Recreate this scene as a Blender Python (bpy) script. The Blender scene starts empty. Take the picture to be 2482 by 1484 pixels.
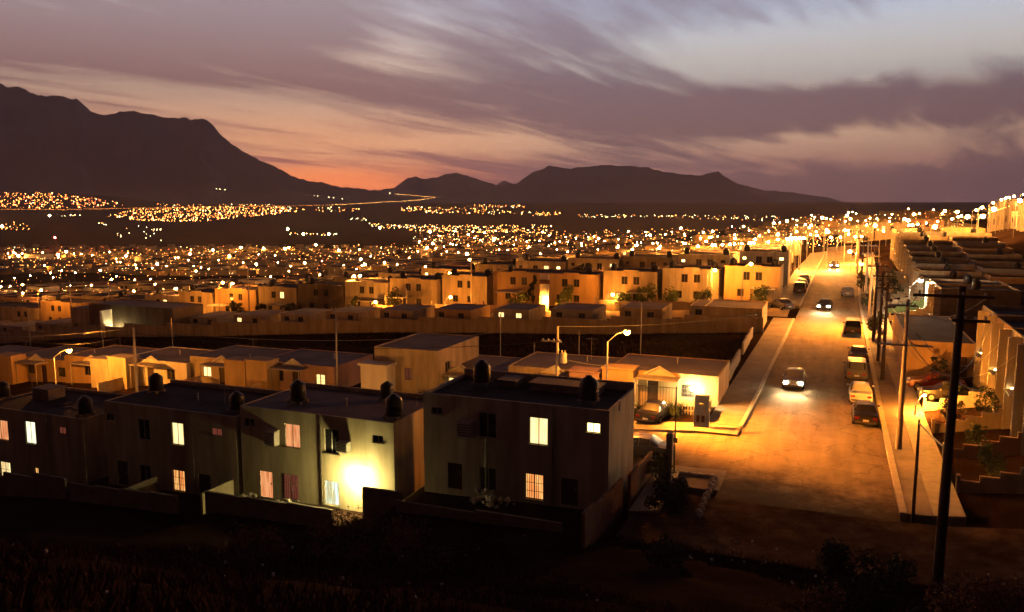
import bpy, math, random, colorsys
from mathutils import Vector, noise, Matrix
random.seed(7)
R = math.radians
sc = bpy.context.scene
COL = sc.collection

# ------------------------------------------------------------------ camera, exposure
F, CZ = 800.0, 17.5
PITCH = math.atan(104 / 800.)
TH = math.atan(.4); ct, st = math.cos(TH), math.sin(TH)
cam_d = bpy.data.cameras.new('camera'); cam = bpy.data.objects.new('camera', cam_d); COL.objects.link(cam)
cam.location = (0, 0, CZ); cam.rotation_euler = (math.pi / 2 - PITCH, 0, 0)
cam_d.sensor_width = 36; cam_d.lens = F / 1024 * 36; cam_d.clip_start = .1; cam_d.clip_end = 60000
sc.camera = cam
vs = sc.view_settings; vs.view_transform = 'Standard'; vs.look = 'None'; vs.exposure = .3; vs.gamma = 1
sc.cycles.max_bounces = 5; sc.cycles.diffuse_bounces = 2; sc.cycles.glossy_bounces = 2
sc.cycles.sample_clamp_indirect = 3
sc.cycles.use_light_tree = True

# ------------------------------------------------------------------ world: dusk sky with streaked clouds
def build_world():
    w = bpy.data.worlds.new('World'); sc.world = w; w.use_nodes = True
    nt = w.node_tree; N = nt.nodes; L = nt.links; N.clear()
    def nd(t, **k):
        n = N.new(t)
        for a, v in k.items(): setattr(n, a, v)
        return n
    def val(x): 
        return x
    def math_(op, a, b=None, clamp=False):
        n = nd('ShaderNodeMath', operation=op, use_clamp=clamp)
        for i, x in enumerate((a, b)):
            if x is None: continue
            if isinstance(x, (int, float)): n.inputs[i].default_value = x
            else: L.new(x, n.inputs[i])
        return n.outputs[0]
    def ramp(fac, stops, interp='EASE'):
        n = nd('ShaderNodeValToRGB'); cr = n.color_ramp; cr.interpolation = interp
        while len(cr.elements) < len(stops): cr.elements.new(.5)
        for e, (p, c) in zip(cr.elements, stops):
            e.position = p; e.color = (*[srgb(v) for v in c], 1)
        L.new(fac, n.inputs[0]); return n.outputs[0]
    def mixc(f, a, b):
        n = nd('ShaderNodeMix', data_type='RGBA')
        if isinstance(f, (int, float)): n.inputs[0].default_value = f
        else: L.new(f, n.inputs[0])
        L.new(a, n.inputs[6]); L.new(b, n.inputs[7]); return n.outputs[2]
    def srgb(v):
        v /= 255.; return v / 12.92 if v < .04045 else ((v + .055) / 1.055) ** 2.4
    tc = nd('ShaderNodeTexCoord'); sx = nd('ShaderNodeSeparateXYZ'); L.new(tc.outputs['Generated'], sx.inputs[0])
    X, Y, Z = sx.outputs
    el = math_('MAXIMUM', Z, 0.0)
    # sideways position of the direction round the sunset (0 left edge of town .. 1 right)
    hyp = math_('SQRT', math_('ADD', math_('MULTIPLY', X, X), math_('MULTIPLY', Y, Y)))
    az = math_('ARCTAN2', X, Y)                       # radians, 0 straight ahead
    s_az = math_('ADD', math_('MULTIPLY', az, .8), .5, True)
    elr = math_('MULTIPLY', el, 2.9, True)
    left = ramp(elr, [(0, (238, 112, 50)), (.07, (236, 128, 70)), (.18, (214, 152, 108)), (.40, (178, 152, 130)), (.70, (144, 142, 146)), (1, (110, 118, 144))])
    right = ramp(elr, [(0, (118, 82, 80)), (.10, (142, 102, 88)), (.26, (184, 150, 122)), (.42, (156, 152, 146)), (.70, (122, 134, 150)), (1, (88, 106, 148))])
    base = mixc(ramp(s_az, [(.30, (0, 0, 0)), (.62, (255, 255, 255))]), left, right)
    # clouds live on a plane overhead, streaks run towards azimuth of ~31 degrees
    den = math_('ADD', el, .085)
    px, py = math_('DIVIDE', X, den), math_('DIVIDE', Y, den)
    ca, sa = math.cos(R(36)), math.sin(R(36))
    along = math_('ADD', math_('MULTIPLY', px, sa), math_('MULTIPLY', py, ca))
    across = math_('SUBTRACT', math_('MULTIPLY', px, ca), math_('MULTIPLY', py, sa))
    def cloud(sal, sac, off, scale, detail, rough, dist):
        cb = nd('ShaderNodeCombineXYZ')
        L.new(math_('MULTIPLY', along, sal), cb.inputs[0]); L.new(math_('MULTIPLY', across, sac), cb.inputs[1]); cb.inputs[2].default_value = off
        n = nd('ShaderNodeTexNoise'); n.inputs['Scale'].default_value = scale; n.inputs['Detail'].default_value = detail
        n.inputs['Roughness'].default_value = rough; n.inputs['Distortion'].default_value = dist
        L.new(cb.outputs[0], n.inputs['Vector']); return n.outputs[0]
    n1 = cloud(.16, .62, 3.1, 1.0, 4, .5, .7)
    n2 = cloud(.5, 2.3, 8.4, 1.0, 6, .55, .6)
    n3 = cloud(1.6, 6.0, 1.4, 1.0, 5, .6, .3)
    def blob(xd, yd, wx, wy, amp):                    # broad masses of cloud (amp>0) and open sky (amp<0), placed by direction
        k = 1024 / 2482.; a0 = math.atan((xd * k - 512) / F); e0 = math.sin(math.atan((200 - yd * k) / F / math.hypot(1, (xd * k - 512) / F)))
        da = math_('DIVIDE', math_('SUBTRACT', az, a0), wx); de = math_('DIVIDE', math_('SUBTRACT', Z, e0), wy)
        q = math_('ADD', math_('MULTIPLY', da, da), math_('MULTIPLY', de, de))
        return math_('MULTIPLY', math_('EXPONENT', math_('MULTIPLY', q, -1)), amp)
    d = math_('ADD', math_('MULTIPLY', n1, .46), math_('ADD', math_('MULTIPLY', n2, .84), math_('MULTIPLY', n3, .40)))
    for b in BLOBS: d = math_('ADD', d, blob(*b))
    m = nd('ShaderNodeMapRange'); m.interpolation_type = 'SMOOTHSTEP'; L.new(d, m.inputs[0]); m.inputs[1].default_value = .57; m.inputs[2].default_value = .96
    cl_l = ramp(elr, [(0, (160, 80, 62)), (.12, (138, 84, 76)), (.35, (110, 84, 82)), (.7, (100, 90, 94)), (1, (90, 90, 106))])
    cl_r = ramp(elr, [(0, (84, 62, 66)), (.2, (88, 70, 74)), (.5, (92, 84, 92)), (1, (96, 100, 118))])
    cl = mixc(ramp(s_az, [(.3, (0, 0, 0)), (.6, (255, 255, 255))]), cl_l, cl_r)
    sky = mixc(math_('MULTIPLY', m.outputs[0], .93), base, cl)
    # the eastern half of the sky, behind the viewer, is already night
    back = ramp(math_('ADD', math_('MULTIPLY', Y, .5), .5), [(.36, (64, 50, 52)), (.80, (255, 255, 255))])
    mul = nd('ShaderNodeMix', data_type='RGBA', blend_type='MULTIPLY'); mul.inputs[0].default_value = 1
    L.new(sky, mul.inputs[6]); L.new(back, mul.inputs[7])
    zen = ramp(Z, [(.27, (255, 255, 255)), (.37, (70, 66, 88)), (.6, (22, 22, 34))])
    mul2 = nd('ShaderNodeMix', data_type='RGBA', blend_type='MULTIPLY'); mul2.inputs[0].default_value = 1
    L.new(mul.outputs[2], mul2.inputs[6]); L.new(zen, mul2.inputs[7]); mul = mul2
    bg = nd('ShaderNodeBackground'); bg.inputs[1].default_value = 5.4
    L.new(mul.outputs[2], bg.inputs[0]); out = nd('ShaderNodeOutputWorld'); L.new(bg.outputs[0], out.inputs[0])
BLOBS = [(980, 110, .07, .045, -.2), (1500, 170, .25, .03, -.12), (1850, 160, .2, .045, -.24), (300, 250, .28, .03, -.28), (1150, 345, .16, .012, -.35),
         (700, 330, .10, .03, -.2), (2060, 345, .14, .022, -.42), (2300, 100, .2, .06, -.25), (2400, 250, .15, .03, .2),
         (400, 110, .28, .045, .22), (1250, 230, .22, .035, .28), (1640, 300, .17, .030, .28), (2200, 445, .3, .02, .22), (1950, 235, .10, .018, .2), (150, 30, .2, .03, .1), (860, 430, .1, .02, -.3)]
build_world()

# ------------------------------------------------------------------ helpers
def ray(xd, yd):
    k = 1024 / 2482.; x = (xd * k - 512) / F; y = (306 - yd * k) / F
    return (x, math.cos(PITCH) + y * math.sin(PITCH), -math.sin(PITCH) + y * math.cos(PITCH))
def onV(xd, yd, V):
    r = ray(xd, yd); t = V / (r[0] * st + r[1] * ct); return (r[0] * ct - r[1] * st) * t, CZ + r[2] * t
def onZ(xd, yd, z):
    r = ray(xd, yd); t = (z - CZ) / r[2]; X, Y = r[0] * t, r[1] * t; return X * ct - Y * st, X * st + Y * ct
def W(U, V, z=0): return Vector((U * ct + V * st, -U * st + V * ct, z))
def G(X, Y): return X * ct - Y * st, X * st + Y * ct
def lerp_tab(x, tab):
    if x <= tab[0][0]: return tab[0][1]
    for (a, b), (c, d) in zip(tab, tab[1:]):
        if x <= c: return b + (d - b) * (x - a) / (c - a)
    return tab[-1][1]
GB = [(-400, -34), (-300, -24), (-146, -8.8), (-115, -5.5), (-60, -1.9), (-30, -.6), (-8, 1), (5, 1), (7, 1.25), (12, 2.2), (20, 3.2), (30, 5.5), (50, 9.5), (90, 15), (200, 20)]
GN = [(-400, -34), (-146, -10), (-61, -4.8), (-50, -3.6), (-37.5, -3.0), (-36.5, -2.6), (-25, -2.3), (-23.2, -.2), (-11, .2), (-9, .95), (5, 1), (7, 1.2), (12, 1.8), (20, 2.4), (60, 6)]
FX = [-130, 0, 300, 600, 800, 900, 1024, 1160]
FY = [150, 300, 600, 1200, 1800, 2600]
FZ = [[-14, -26, -46, -66, -76, -80], [-9, -20, -42, -65, -76, -80], [-6, -16, -36, -60, -74, -80], [0, -6, -22, -48, -68, -80], [2.5, 3, 0, -8, -40, -80],
      [5, 7, 7, -1, -30, -80], [9, 11, 11.5, 8, -20, -80], [12, 15, 17, 14, -10, -80]]
def smooth(a, b, x):
    t = min(1, max(0, (x - a) / (b - a))); return t * t * (3 - 2 * t)
def zfar(X, Y):
    px = 512 + 800 * X / max(Y, 1.); ly = math.log(max(Y, 150.))
    cols = [lerp_tab(ly, [(math.log(y), z) for y, z in zip(FY, row)]) for row in FZ]
    z = lerp_tab(px, list(zip(FX, cols)))
    if Y > 2600:      # the plain tilts up towards the foot of the mountains
        z += lerp_tab(Y, [(2600, 0), (3200, 9), (4500, 38), (6000, 76), (9000, 88), (12000, 92)])
        z += smooth(3600, 6500, Y) * lerp_tab(px, [(-130, 95), (60, 95), (130, 60), (180, 0)])
    return z
def tz(U, V):
    X = U * ct + V * st; Y = -U * st + V * ct
    a = smooth(49, 56, V)
    z = lerp_tab(U, GN) * (1 - a) + lerp_tab(U, GB) * a
    ramp = .024 * max(0, V - 65)
    if U > 5: ramp += .012 * max(0, V - 105) * smooth(5, 12, U) * (1 - smooth(21, 33, U)) + .03 * max(0, V - 80) * smooth(21, 33, U)
    z += ramp * smooth(-110, -30, U) if U < 0 else ramp
    if V < 38 and True:
        z += 15.7 * (min(38 - V, 38) / 38) ** 1.42
    if Y > 140 or V > 150:
        b = smooth(150, 210, Y); z = z * (1 - b) + zfar(X, Y) * b
    return z
def hit(xd, yd, h=0., t0=30.):
    """the point h above the ground that is seen at this place: returns U, V, ground z"""
    r = ray(xd, yd); t = t0
    while t < 9000:
        X, Y, Z = r[0] * t, r[1] * t, CZ + r[2] * t
        U, V = G(X, Y)
        if Z < tz(U, V) + h:
            a, b = t / 1.012, t
            for _ in range(6):
                m = (a + b) / 2; U, V = G(r[0] * m, r[1] * m)
                if CZ + r[2] * m < tz(U, V) + h: b = m
                else: a = m
            U, V = G(r[0] * b, r[1] * b); return U, V, tz(U, V)
        t *= 1.012
    return None

class MB:
    def __init__(s): s.v = []; s.f = []; s.m = []
    def quad(s, a, b, c, d, mi=0):
        n = len(s.v); s.v += [tuple(a), tuple(b), tuple(c), tuple(d)]; s.f.append((n, n + 1, n + 2, n + 3)); s.m.append(mi); return s
    def poly(s, pts, mi=0):
        n = len(s.v); s.v += [tuple(p) for p in pts]; s.f.append(tuple(range(n, n + len(pts)))); s.m.append(mi); return s
    def box(s, x0, x1, y0, y1, z0, z1, mi=0):
        n = len(s.v)
        s.v += [(x0, y0, z0), (x1, y0, z0), (x1, y1, z0), (x0, y1, z0), (x0, y0, z1), (x1, y0, z1), (x1, y1, z1), (x0, y1, z1)]
        s.f += [tuple(n + i for i in q) for q in ((0, 3, 2, 1), (4, 5, 6, 7), (0, 1, 5, 4), (1, 2, 6, 5), (2, 3, 7, 6), (3, 0, 4, 7))]
        s.m += [mi] * 6; return s
    def tube(s, pts, rad, seg=6, mi=0, cap=True):
        pts = [Vector(p) for p in pts]; n0 = len(s.v); k = len(pts)
        rads = rad if isinstance(rad, (list, tuple)) else [rad] * k
        for i, p in enumerate(pts):
            d = (pts[min(i + 1, k - 1)] - pts[max(i - 1, 0)])
            d = d.normalized() if d.length > 1e-6 else Vector((0, 0, 1))
            a = Vector((0, 0, 1)) if abs(d.z) < .9 else Vector((1, 0, 0))
            e1 = d.cross(a).normalized(); e2 = d.cross(e1)
            for j in range(seg):
                t = 2 * math.pi * j / seg; s.v.append(tuple(p + (e1 * math.cos(t) + e2 * math.sin(t)) * rads[i]))
        for i in range(k - 1):
            for j in range(seg):
                a = n0 + i * seg + j; b = n0 + i * seg + (j + 1) % seg
                s.f.append((a, b, b + seg, a + seg)); s.m.append(mi)
        if cap:
            s.f.append(tuple(n0 + j for j in range(seg))[::-1]); s.f.append(tuple(n0 + (k - 1) * seg + j for j in range(seg))); s.m += [mi, mi]
        return s
    def lathe(s, prof, cx=0, cy=0, cz=0, seg=14, mi=0):
        return s.tube([(cx, cy, cz + z) for r, z in prof], [max(r, .001) for r, z in prof], seg, mi)
    def ico(s, cx, cy, cz, r, rz=None, jit=0, mi=0):
        t = (1 + 5 ** .5) / 2; rz = r if rz is None else rz; n = len(s.v)
        V = [(-1, t, 0), (1, t, 0), (-1, -t, 0), (1, -t, 0), (0, -1, t), (0, 1, t), (0, -1, -t), (0, 1, -t), (t, 0, -1), (t, 0, 1), (-t, 0, -1), (-t, 0, 1)]
        for v in V:
            k = 1 / 1.902 * (1 + random.uniform(-jit, jit)); s.v.append((cx + v[0] * k * r, cy + v[1] * k * r, cz + v[2] * k * rz))
        for f in ((0, 11, 5), (0, 5, 1), (0, 1, 7), (0, 7, 10), (0, 10, 11), (1, 5, 9), (5, 11, 4), (11, 10, 2), (10, 7, 6), (7, 1, 8), (3, 9, 4), (3, 4, 2), (3, 2, 6), (3, 6, 8), (3, 8, 9), (4, 9, 5), (2, 4, 11), (6, 2, 10), (8, 6, 7), (9, 8, 1)):
            s.f.append(tuple(n + i for i in f)); s.m.append(mi)
        return s
    def mesh(s, name, mats, smooth=False):
        me = bpy.data.meshes.new(name); me.from_pydata(s.v, [], s.f)
        for m in (mats if isinstance(mats, (list, tuple)) else [mats]): me.materials.append(m)
        me.polygons.foreach_set('material_index', s.m)
        if smooth: me.polygons.foreach_set('use_smooth', [True] * len(s.f))
        me.update(); return me
    def build(s, name, mats, parent=None, smooth=False):
        return link(name, s.mesh(name, mats, smooth), parent)
def link(name, data, parent=None):
    o = bpy.data.objects.new(name, data); COL.objects.link(o)
    if parent is not None: o.parent = parent
    return o
def tag(o, label=None, cat=None, group=None, kind=None):
    if label: o['label'] = label
    if cat: o['category'] = cat
    if group: o['group'] = group
    if kind: o['kind'] = kind
    return o
def place(o, U, V, z, rot=0.):
    o.location = W(U, V, z); o.rotation_euler = (0, 0, -TH + rot); return o
def empty(name, U, V, z, label, cat, group=None, rot=0.):
    o = link(name, None); o.empty_display_size = .3; place(o, U, V, z, rot); return tag(o, label, cat, group)
def dup(o, parent=None):
    c = o.copy(); COL.objects.link(c); c.parent = parent
    for ch in KIDS.get(o.name, ()): dup(ch, c)
    return c
KIDS = {}
def regkids():
    KIDS.clear()
    for o in COL.objects:
        if o.parent is not None: KIDS.setdefault(o.parent.name, []).append(o)
ONES = 'first second third fourth fifth sixth seventh eighth ninth tenth eleventh twelfth thirteenth fourteenth fifteenth sixteenth seventeenth eighteenth nineteenth'.split()
TENS = {20: ('twentieth', 'twenty'), 30: ('thirtieth', 'thirty'), 40: ('fortieth', 'forty'), 50: ('fiftieth', 'fifty'), 60: ('sixtieth', 'sixty'), 70: ('seventieth', 'seventy'), 80: ('eightieth', 'eighty'), 90: ('ninetieth', 'ninety')}
def ordn(n):
    if n < 20: return ONES[n - 1]
    a, b = n // 10 * 10, n % 10
    return TENS[a][0] if b == 0 else TENS[a][1] + '-' + ONES[b - 1]

# ------------------------------------------------------------------ materials
def mat(name, col, rough=.85, var=.25, scale=3., bump=.15, metal=0., stain=None, spec=.3, streak=False):
    m = bpy.data.materials.new(name); m.use_nodes = True; nt = m.node_tree; b = nt.nodes['Principled BSDF']
    b.inputs['Roughness'].default_value = rough; b.inputs['Metallic'].default_value = metal; b.inputs['Specular IOR Level'].default_value = spec
    tc = nt.nodes.new('ShaderNodeTexCoord'); n = nt.nodes.new('ShaderNodeTexNoise'); n.inputs['Scale'].default_value = scale; n.inputs['Detail'].default_value = 6; n.inputs['Roughness'].default_value = .65
    if streak:
        mp = nt.nodes.new('ShaderNodeMapping'); mp.inputs['Scale'].default_value = (1.6, 1.6, .25)
        nt.links.new(tc.outputs['Object'], mp.inputs[0]); nt.links.new(mp.outputs[0], n.inputs['Vector'])
    else: nt.links.new(tc.outputs['Object'], n.inputs['Vector'])
    r = nt.nodes.new('ShaderNodeValToRGB'); e = r.color_ramp.elements
    e[0].position, e[1].position = (.34, .66) if streak else (.3, .72)
    c2 = stain or tuple(c * (1 - var) for c in col)
    e[0].color = (*c2, 1); e[1].color = (*[min(1, c * (1 + var * .5)) for c in col], 1)
    nt.links.new(n.outputs[0], r.inputs[0]); nt.links.new(r.outputs[0], b.inputs['Base Color'])
    if bump:
        n2 = nt.nodes.new('ShaderNodeTexNoise'); n2.inputs['Scale'].default_value = scale * 7; n2.inputs['Detail'].default_value = 4
        nt.links.new(tc.outputs['Object'], n2.inputs['Vector'])
        bp = nt.nodes.new('ShaderNodeBump'); bp.inputs['Strength'].default_value = bump; bp.inputs['Distance'].default_value = .05
        nt.links.new(n2.outputs[0], bp.inputs['Height']); nt.links.new(bp.outputs[0], b.inputs['Normal'])
    return m
def emis(name, col, strength, sampling='AUTO', curtain=None):
    m = bpy.data.materials.new(name); m.use_nodes = True; nt = m.node_tree; N = nt.nodes; L = nt.links; N.clear()
    o = N.new('ShaderNodeOutputMaterial'); e = N.new('ShaderNodeEmission'); e.inputs[0].default_value = (*col, 1); e.inputs[1].default_value = strength
    L.new(e.outputs[0], o.inputs[0]); m.cycles.emission_sampling = sampling
    if curtain:     # folds of a curtain with the room light coming through
        tc = N.new('ShaderNodeTexCoord'); mp = N.new('ShaderNodeMapping'); mp.inputs['Scale'].default_value = (1, 1, .12); L.new(tc.outputs['Object'], mp.inputs[0])
        w = N.new('ShaderNodeTexNoise'); w.inputs['Scale'].default_value = 6; w.inputs['Detail'].default_value = 4; L.new(mp.outputs[0], w.inputs['Vector'])
        r = N.new('ShaderNodeValToRGB'); r.color_ramp.elements[0].position = .36; r.color_ramp.elements[1].position = .58
        r.color_ramp.elements[0].color = (*curtain, 1); r.color_ramp.elements[1].color = (*col, 1); L.new(w.outputs[0], r.inputs[0]); L.new(r.outputs[0], e.inputs[0])
    return m
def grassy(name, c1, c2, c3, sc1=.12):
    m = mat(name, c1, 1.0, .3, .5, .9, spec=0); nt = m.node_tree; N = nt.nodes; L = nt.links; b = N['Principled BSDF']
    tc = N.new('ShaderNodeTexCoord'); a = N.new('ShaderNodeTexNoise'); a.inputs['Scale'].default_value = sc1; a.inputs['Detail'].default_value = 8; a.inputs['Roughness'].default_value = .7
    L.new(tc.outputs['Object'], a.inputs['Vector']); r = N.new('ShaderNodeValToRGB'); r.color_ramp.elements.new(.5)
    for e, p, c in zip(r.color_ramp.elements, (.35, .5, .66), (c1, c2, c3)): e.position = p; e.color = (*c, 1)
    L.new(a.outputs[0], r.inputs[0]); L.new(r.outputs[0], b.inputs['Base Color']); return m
def roadmat():
    m = mat('asphalt', (.16, .13, .10), .9, .3, 1.0, .3, spec=.08); nt = m.node_tree; N = nt.nodes; L = nt.links; b = N['Principled BSDF']
    tc = N.new('ShaderNodeTexCoord'); mp = N.new('ShaderNodeMapping'); mp.inputs['Scale'].default_value = (.9, .10, 1); L.new(tc.outputs['Object'], mp.inputs[0])
    a = N.new('ShaderNodeTexNoise'); a.inputs['Scale'].default_value = 1.2; a.inputs['Detail'].default_value = 7; L.new(mp.outputs[0], a.inputs['Vector'])
    f = N.new('ShaderNodeTexNoise'); f.inputs['Scale'].default_value = .35; f.inputs['Detail'].default_value = 9; f.inputs['Roughness'].default_value = .75; L.new(tc.outputs['Object'], f.inputs['Vector'])
    ad = N.new('ShaderNodeMath'); ad.operation = 'ADD'; L.new(a.outputs[0], ad.inputs[0]); L.new(f.outputs[0], ad.inputs[1])
    r = N.new('ShaderNodeValToRGB'); r.color_ramp.elements.new(.5)
    for e, p, c in zip(r.color_ramp.elements, (.40, .52, .64), ((.185, .14, .095), (.24, .185, .125), (.31, .24, .165))): e.position = p; e.color = (*c, 1)
    h = N.new('ShaderNodeMath'); h.operation = 'MULTIPLY'; h.inputs[1].default_value = .5; L.new(ad.outputs[0], h.inputs[0])
    L.new(h.outputs[0], r.inputs[0])
    vo = N.new('ShaderNodeTexVoronoi'); vo.feature = 'DISTANCE_TO_EDGE'; vo.inputs['Scale'].default_value = .36
    wn = N.new('ShaderNodeTexNoise'); wn.inputs['Scale'].default_value = 1.1; wn.inputs['Detail'].default_value = 5; mx = N.new('ShaderNodeVectorMath'); mx.operation = 'MULTIPLY_ADD'; mx.inputs[1].default_value = (1.6, 1.6, 0); L.new(tc.outputs['Object'], wn.inputs['Vector'])
    L.new(wn.outputs['Color'], mx.inputs[0]); L.new(tc.outputs['Object'], mx.inputs[2]); L.new(mx.outputs[0], vo.inputs['Vector'])
    cr = N.new('ShaderNodeMapRange'); L.new(vo.outputs['Distance'], cr.inputs[0]); cr.inputs[1].default_value = .004; cr.inputs[2].default_value = .02; cr.inputs[3].default_value = .68; cr.inputs[4].default_value = 1
    mm = N.new('ShaderNodeMix'); mm.data_type = 'RGBA'; mm.blend_type = 'MULTIPLY'; mm.inputs[0].default_value = 1; L.new(r.outputs[0], mm.inputs[6]); L.new(cr.outputs[0], mm.inputs[7])
    # dimming of the lower road painted into its colour, as a dark brown wash
    sp = N.new('ShaderNodeSeparateXYZ'); L.new(tc.outputs['Object'], sp.inputs[0]); wv = N.new('ShaderNodeMath'); wv.operation = 'MULTIPLY_ADD'; wv.inputs[1].default_value = 16; L.new(f.outputs[0], wv.inputs[0]); L.new(sp.outputs[1], wv.inputs[2])
    dm = N.new('ShaderNodeMapRange'); dm.interpolation_type = 'SMOOTHSTEP'; L.new(wv.outputs[0], dm.inputs[0]); dm.inputs[1].default_value = 52.5; dm.inputs[2].default_value = 59.5
    dx = N.new('ShaderNodeMix'); dx.data_type = 'RGBA'; L.new(dm.outputs[0], dx.inputs[0]); dx.inputs[6].default_value = (.06, .038, .024, 1); L.new(mm.outputs[2], dx.inputs[7]); L.new(dx.outputs[2], b.inputs['Base Color']); return m
M = {}
M['cream'] = mat('cream_stucco', (.46, .41, .32), .9, .22, .8, .3, stain=(.30, .26, .19), streak=True)
M['tan'] = mat('tan_stucco', (.42, .35, .25), .9, .25, .6, .2, stain=(.26, .21, .14), streak=True)
M['ochre'] = mat('ochre_stucco', (.44, .30, .15), .9, .25, .6, .2, streak=True)
M['grey'] = mat('grey_stucco', (.30, .29, .27), .9, .25, .6, .2, streak=True)
M['pink'] = mat('pink_stucco', (.42, .27, .22), .9, .25, .6, .2, streak=True)
M['white'] = mat('white_stucco', (.66, .62, .55), .9, .15, .6, .15, streak=True)
M['darktan'] = mat('brown_plaster', (.17, .135, .10), .92, .3, .5, .2, stain=(.11, .085, .06), streak=True)  # the tan plaster in a much darker, browner tone
M['olive'] = mat('weathered_cream_plaster', (.46, .40, .28), .92, .25, .5, .2, stain=(.29, .24, .15), streak=True)
M['block'] = mat('concrete_block', (.23, .19, .15), .95, .3, 1.2, .3)
M['roof'] = mat('dark_roofing', (.055, .042, .045), .95, .5, .5, .2, spec=.1)
M['roofp'] = mat('grey_roofing', (.11, .09, .10), .9, .4, .4, .2)
M['roofl'] = mat('light_roofing', (.19, .16, .14), .9, .35, .3, .2)
M['tank'] = mat('black_plastic', (.012, .012, .014), .45, .2, 2, 0)
M['concrete'] = mat('concrete', (.36, .32, .27), .9, .25, 1.5, .2)
M['slab'] = mat('pavement_concrete', (.27, .235, .19), .9, .35, .5, .2)
M['kerb'] = mat('kerb_concrete', (.5, .46, .38), .9, .25, 1.5, .2)
M['metal'] = mat('grey_metal', (.28, .28, .29), .5, .2, 3, 0, metal=.6)
M['wood'] = mat('creosoted_wood', (.05, .035, .028), .85, .35, 2, .2)
M['polec'] = mat('pole_concrete', (.48, .42, .35), .85, .2, 2, .1)
M['black'] = mat('black_paint', (.02, .018, .018), .5, .3, 3, 0)
M['frame'] = mat('window_frame', (.10, .085, .07), .6, .2, 3, 0)
M['framew'] = mat('pale_window_frame', (.5, .48, .42), .6, .2, 3, 0)
M['glass'] = mat('dark_glass', (.02, .02, .022), .12, .2, 1, 0, spec=.6)
M['door'] = mat('brown_door', (.06, .035, .022), .6, .3, 3, .1)
M['ac'] = mat('white_enamel', (.5, .48, .42), .6, .2, 3, 0)
M['rubber'] = mat('tyre_rubber', (.015, .015, .015), .9, .2, 3, 0)
M['bark'] = mat('bark', (.10, .07, .05), .95, .4, 4, .3)
M['leafd'] = mat('dark_leaves', (.035, .045, .018), .8, .4, 3, 0)
M['leafm'] = mat('green_leaves', (.09, .12, .035), .8, .4, 3, 0)
M['leafr'] = mat('dry_reddish_leaves', (.16, .085, .045), .85, .4, 3, 0)
M['weed'] = mat('dry_weeds', (.07, .035, .02), .95, .6, .3, 0, spec=0)
M['stone'] = mat('whitewashed_stone', (.5, .46, .4), .9, .3, 3, .3)
M['brick'] = mat('reddish_block', (.20, .10, .07), .95, .35, 2, .4)
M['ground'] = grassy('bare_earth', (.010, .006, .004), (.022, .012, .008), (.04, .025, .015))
M['mount'] = grassy('mountain_rock', (.22, .17, .18), (.25, .20, .21), (.29, .23, .24), .0025)
M['asphalt'] = roadmat(); M['dimroad'] = grassy('dim_street_brown', (.035, .022, .014), (.075, .048, .03), (.14, .095, .065), .5)  # brown kept dark: the dim foot of the road is painted in
M['hed'] = emis('headlamp', (1, .85, .5), 260)
M['hedfar'] = emis('far_headlamp', (1, .85, .5), 900)
M['tail'] = mat('red_lens', (.25, .01, .01), .3, .1, 3, 0)
M['plate'] = mat('licence_plate', (.7, .68, .62), .6, .1, 3, 0)
M['bulb'] = emis('sodium_lamp', (1, .36, .06), 260)
M['bulbw'] = emis('mercury_lamp', (1, .95, .7), 700)
M['bulbpale'] = emis('pale_yellow_lamp', (1, .8, .35), 420)
M['red_beacon'] = emis('red_beacon', (1, .04, .03), 400)
M['far1'] = emis('far_sodium', (1, .28, .045), 17, 'NONE'); M['far2'] = emis('far_amber', (1, .42, .09), 30, 'NONE'); M['far3'] = emis('far_pale', (1, .85, .40), 24, 'NONE'); M['far4'] = emis('far_red', (1, .16, .05), 14, 'NONE')
M['lit_cream'] = emis('lit_cream_curtain', (1, .78, .36), 1.25, curtain=(.92, .62, .24))
M['lit_orange'] = emis('lit_orange_curtain', (1, .50, .15), 1.1, curtain=(.75, .22, .05))
M['lit_salmon'] = emis('lit_salmon_curtain', (.85, .36, .14), .9, curtain=(.6, .17, .06))
M['lit_pale'] = emis('lit_pale_curtain', (1, .95, .62), 1.3, curtain=(.75, .78, .45))
M['lit_blue'] = emis('lit_bluish_blind', (.75, .95, .85), 1.1, curtain=(.45, .40, .18))
M['lit_bright'] = emis('lit_bright_pane', (1, .72, .25), 5)
M['lit_dim'] = emis('dim_red_pane', (.22, .05, .03), .5)
M['lit_win'] = emis('lit_room', (1, .6, .2), 2.2)

# ------------------------------------------------------------------ ground, valley and mountains
def build_ground():
    ys = [-60, -20, -6, 2]
    y = 6.
    while y < 21000: ys.append(y); y += max(.8, y * .018)
    xs = []
    t = -1.7
    while t <= 1.7: xs.append(t); t += .0085 if abs(t) < .72 else .06
    mb = MB(); nx = len(xs)
    for yy in ys:
        for t in xs:
            X = t * max(yy, 30) ; U, V = G(X, yy)
            if yy < 2: z = 15.9
            else: z = tz(U, V)
            corridor = (-5.6 < U < 4.4 and 30 < V < 262) or (46 < V < 58 and -230 < U < -4) or (111.5 < V < 121.5 and -260 < U < -4) or (35 < V < 47 and U > -12)
            if corridor and V > 34: z -= .25 + .002 * yy
            elif yy < 500:
                z += noise.noise((X * .35, yy * .35, 0)) * (.22 if V < 38 or 72 < V < 99 else .06) + (noise.noise((X * .09, yy * .09, 5)) * .5 if V < 36 else 0)
            else: z += noise.noise((X * .004, yy * .004, 0)) * 3 - 1
            mb.v.append((X, yy, z))
    for j in range(len(ys) - 1):
        for i in range(nx - 1):
            a = j * nx + i; mb.f.append((a, a + 1, a + 1 + nx, a + nx)); mb.m.append(0)
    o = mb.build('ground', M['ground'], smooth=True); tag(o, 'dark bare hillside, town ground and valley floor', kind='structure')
build_ground()
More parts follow.
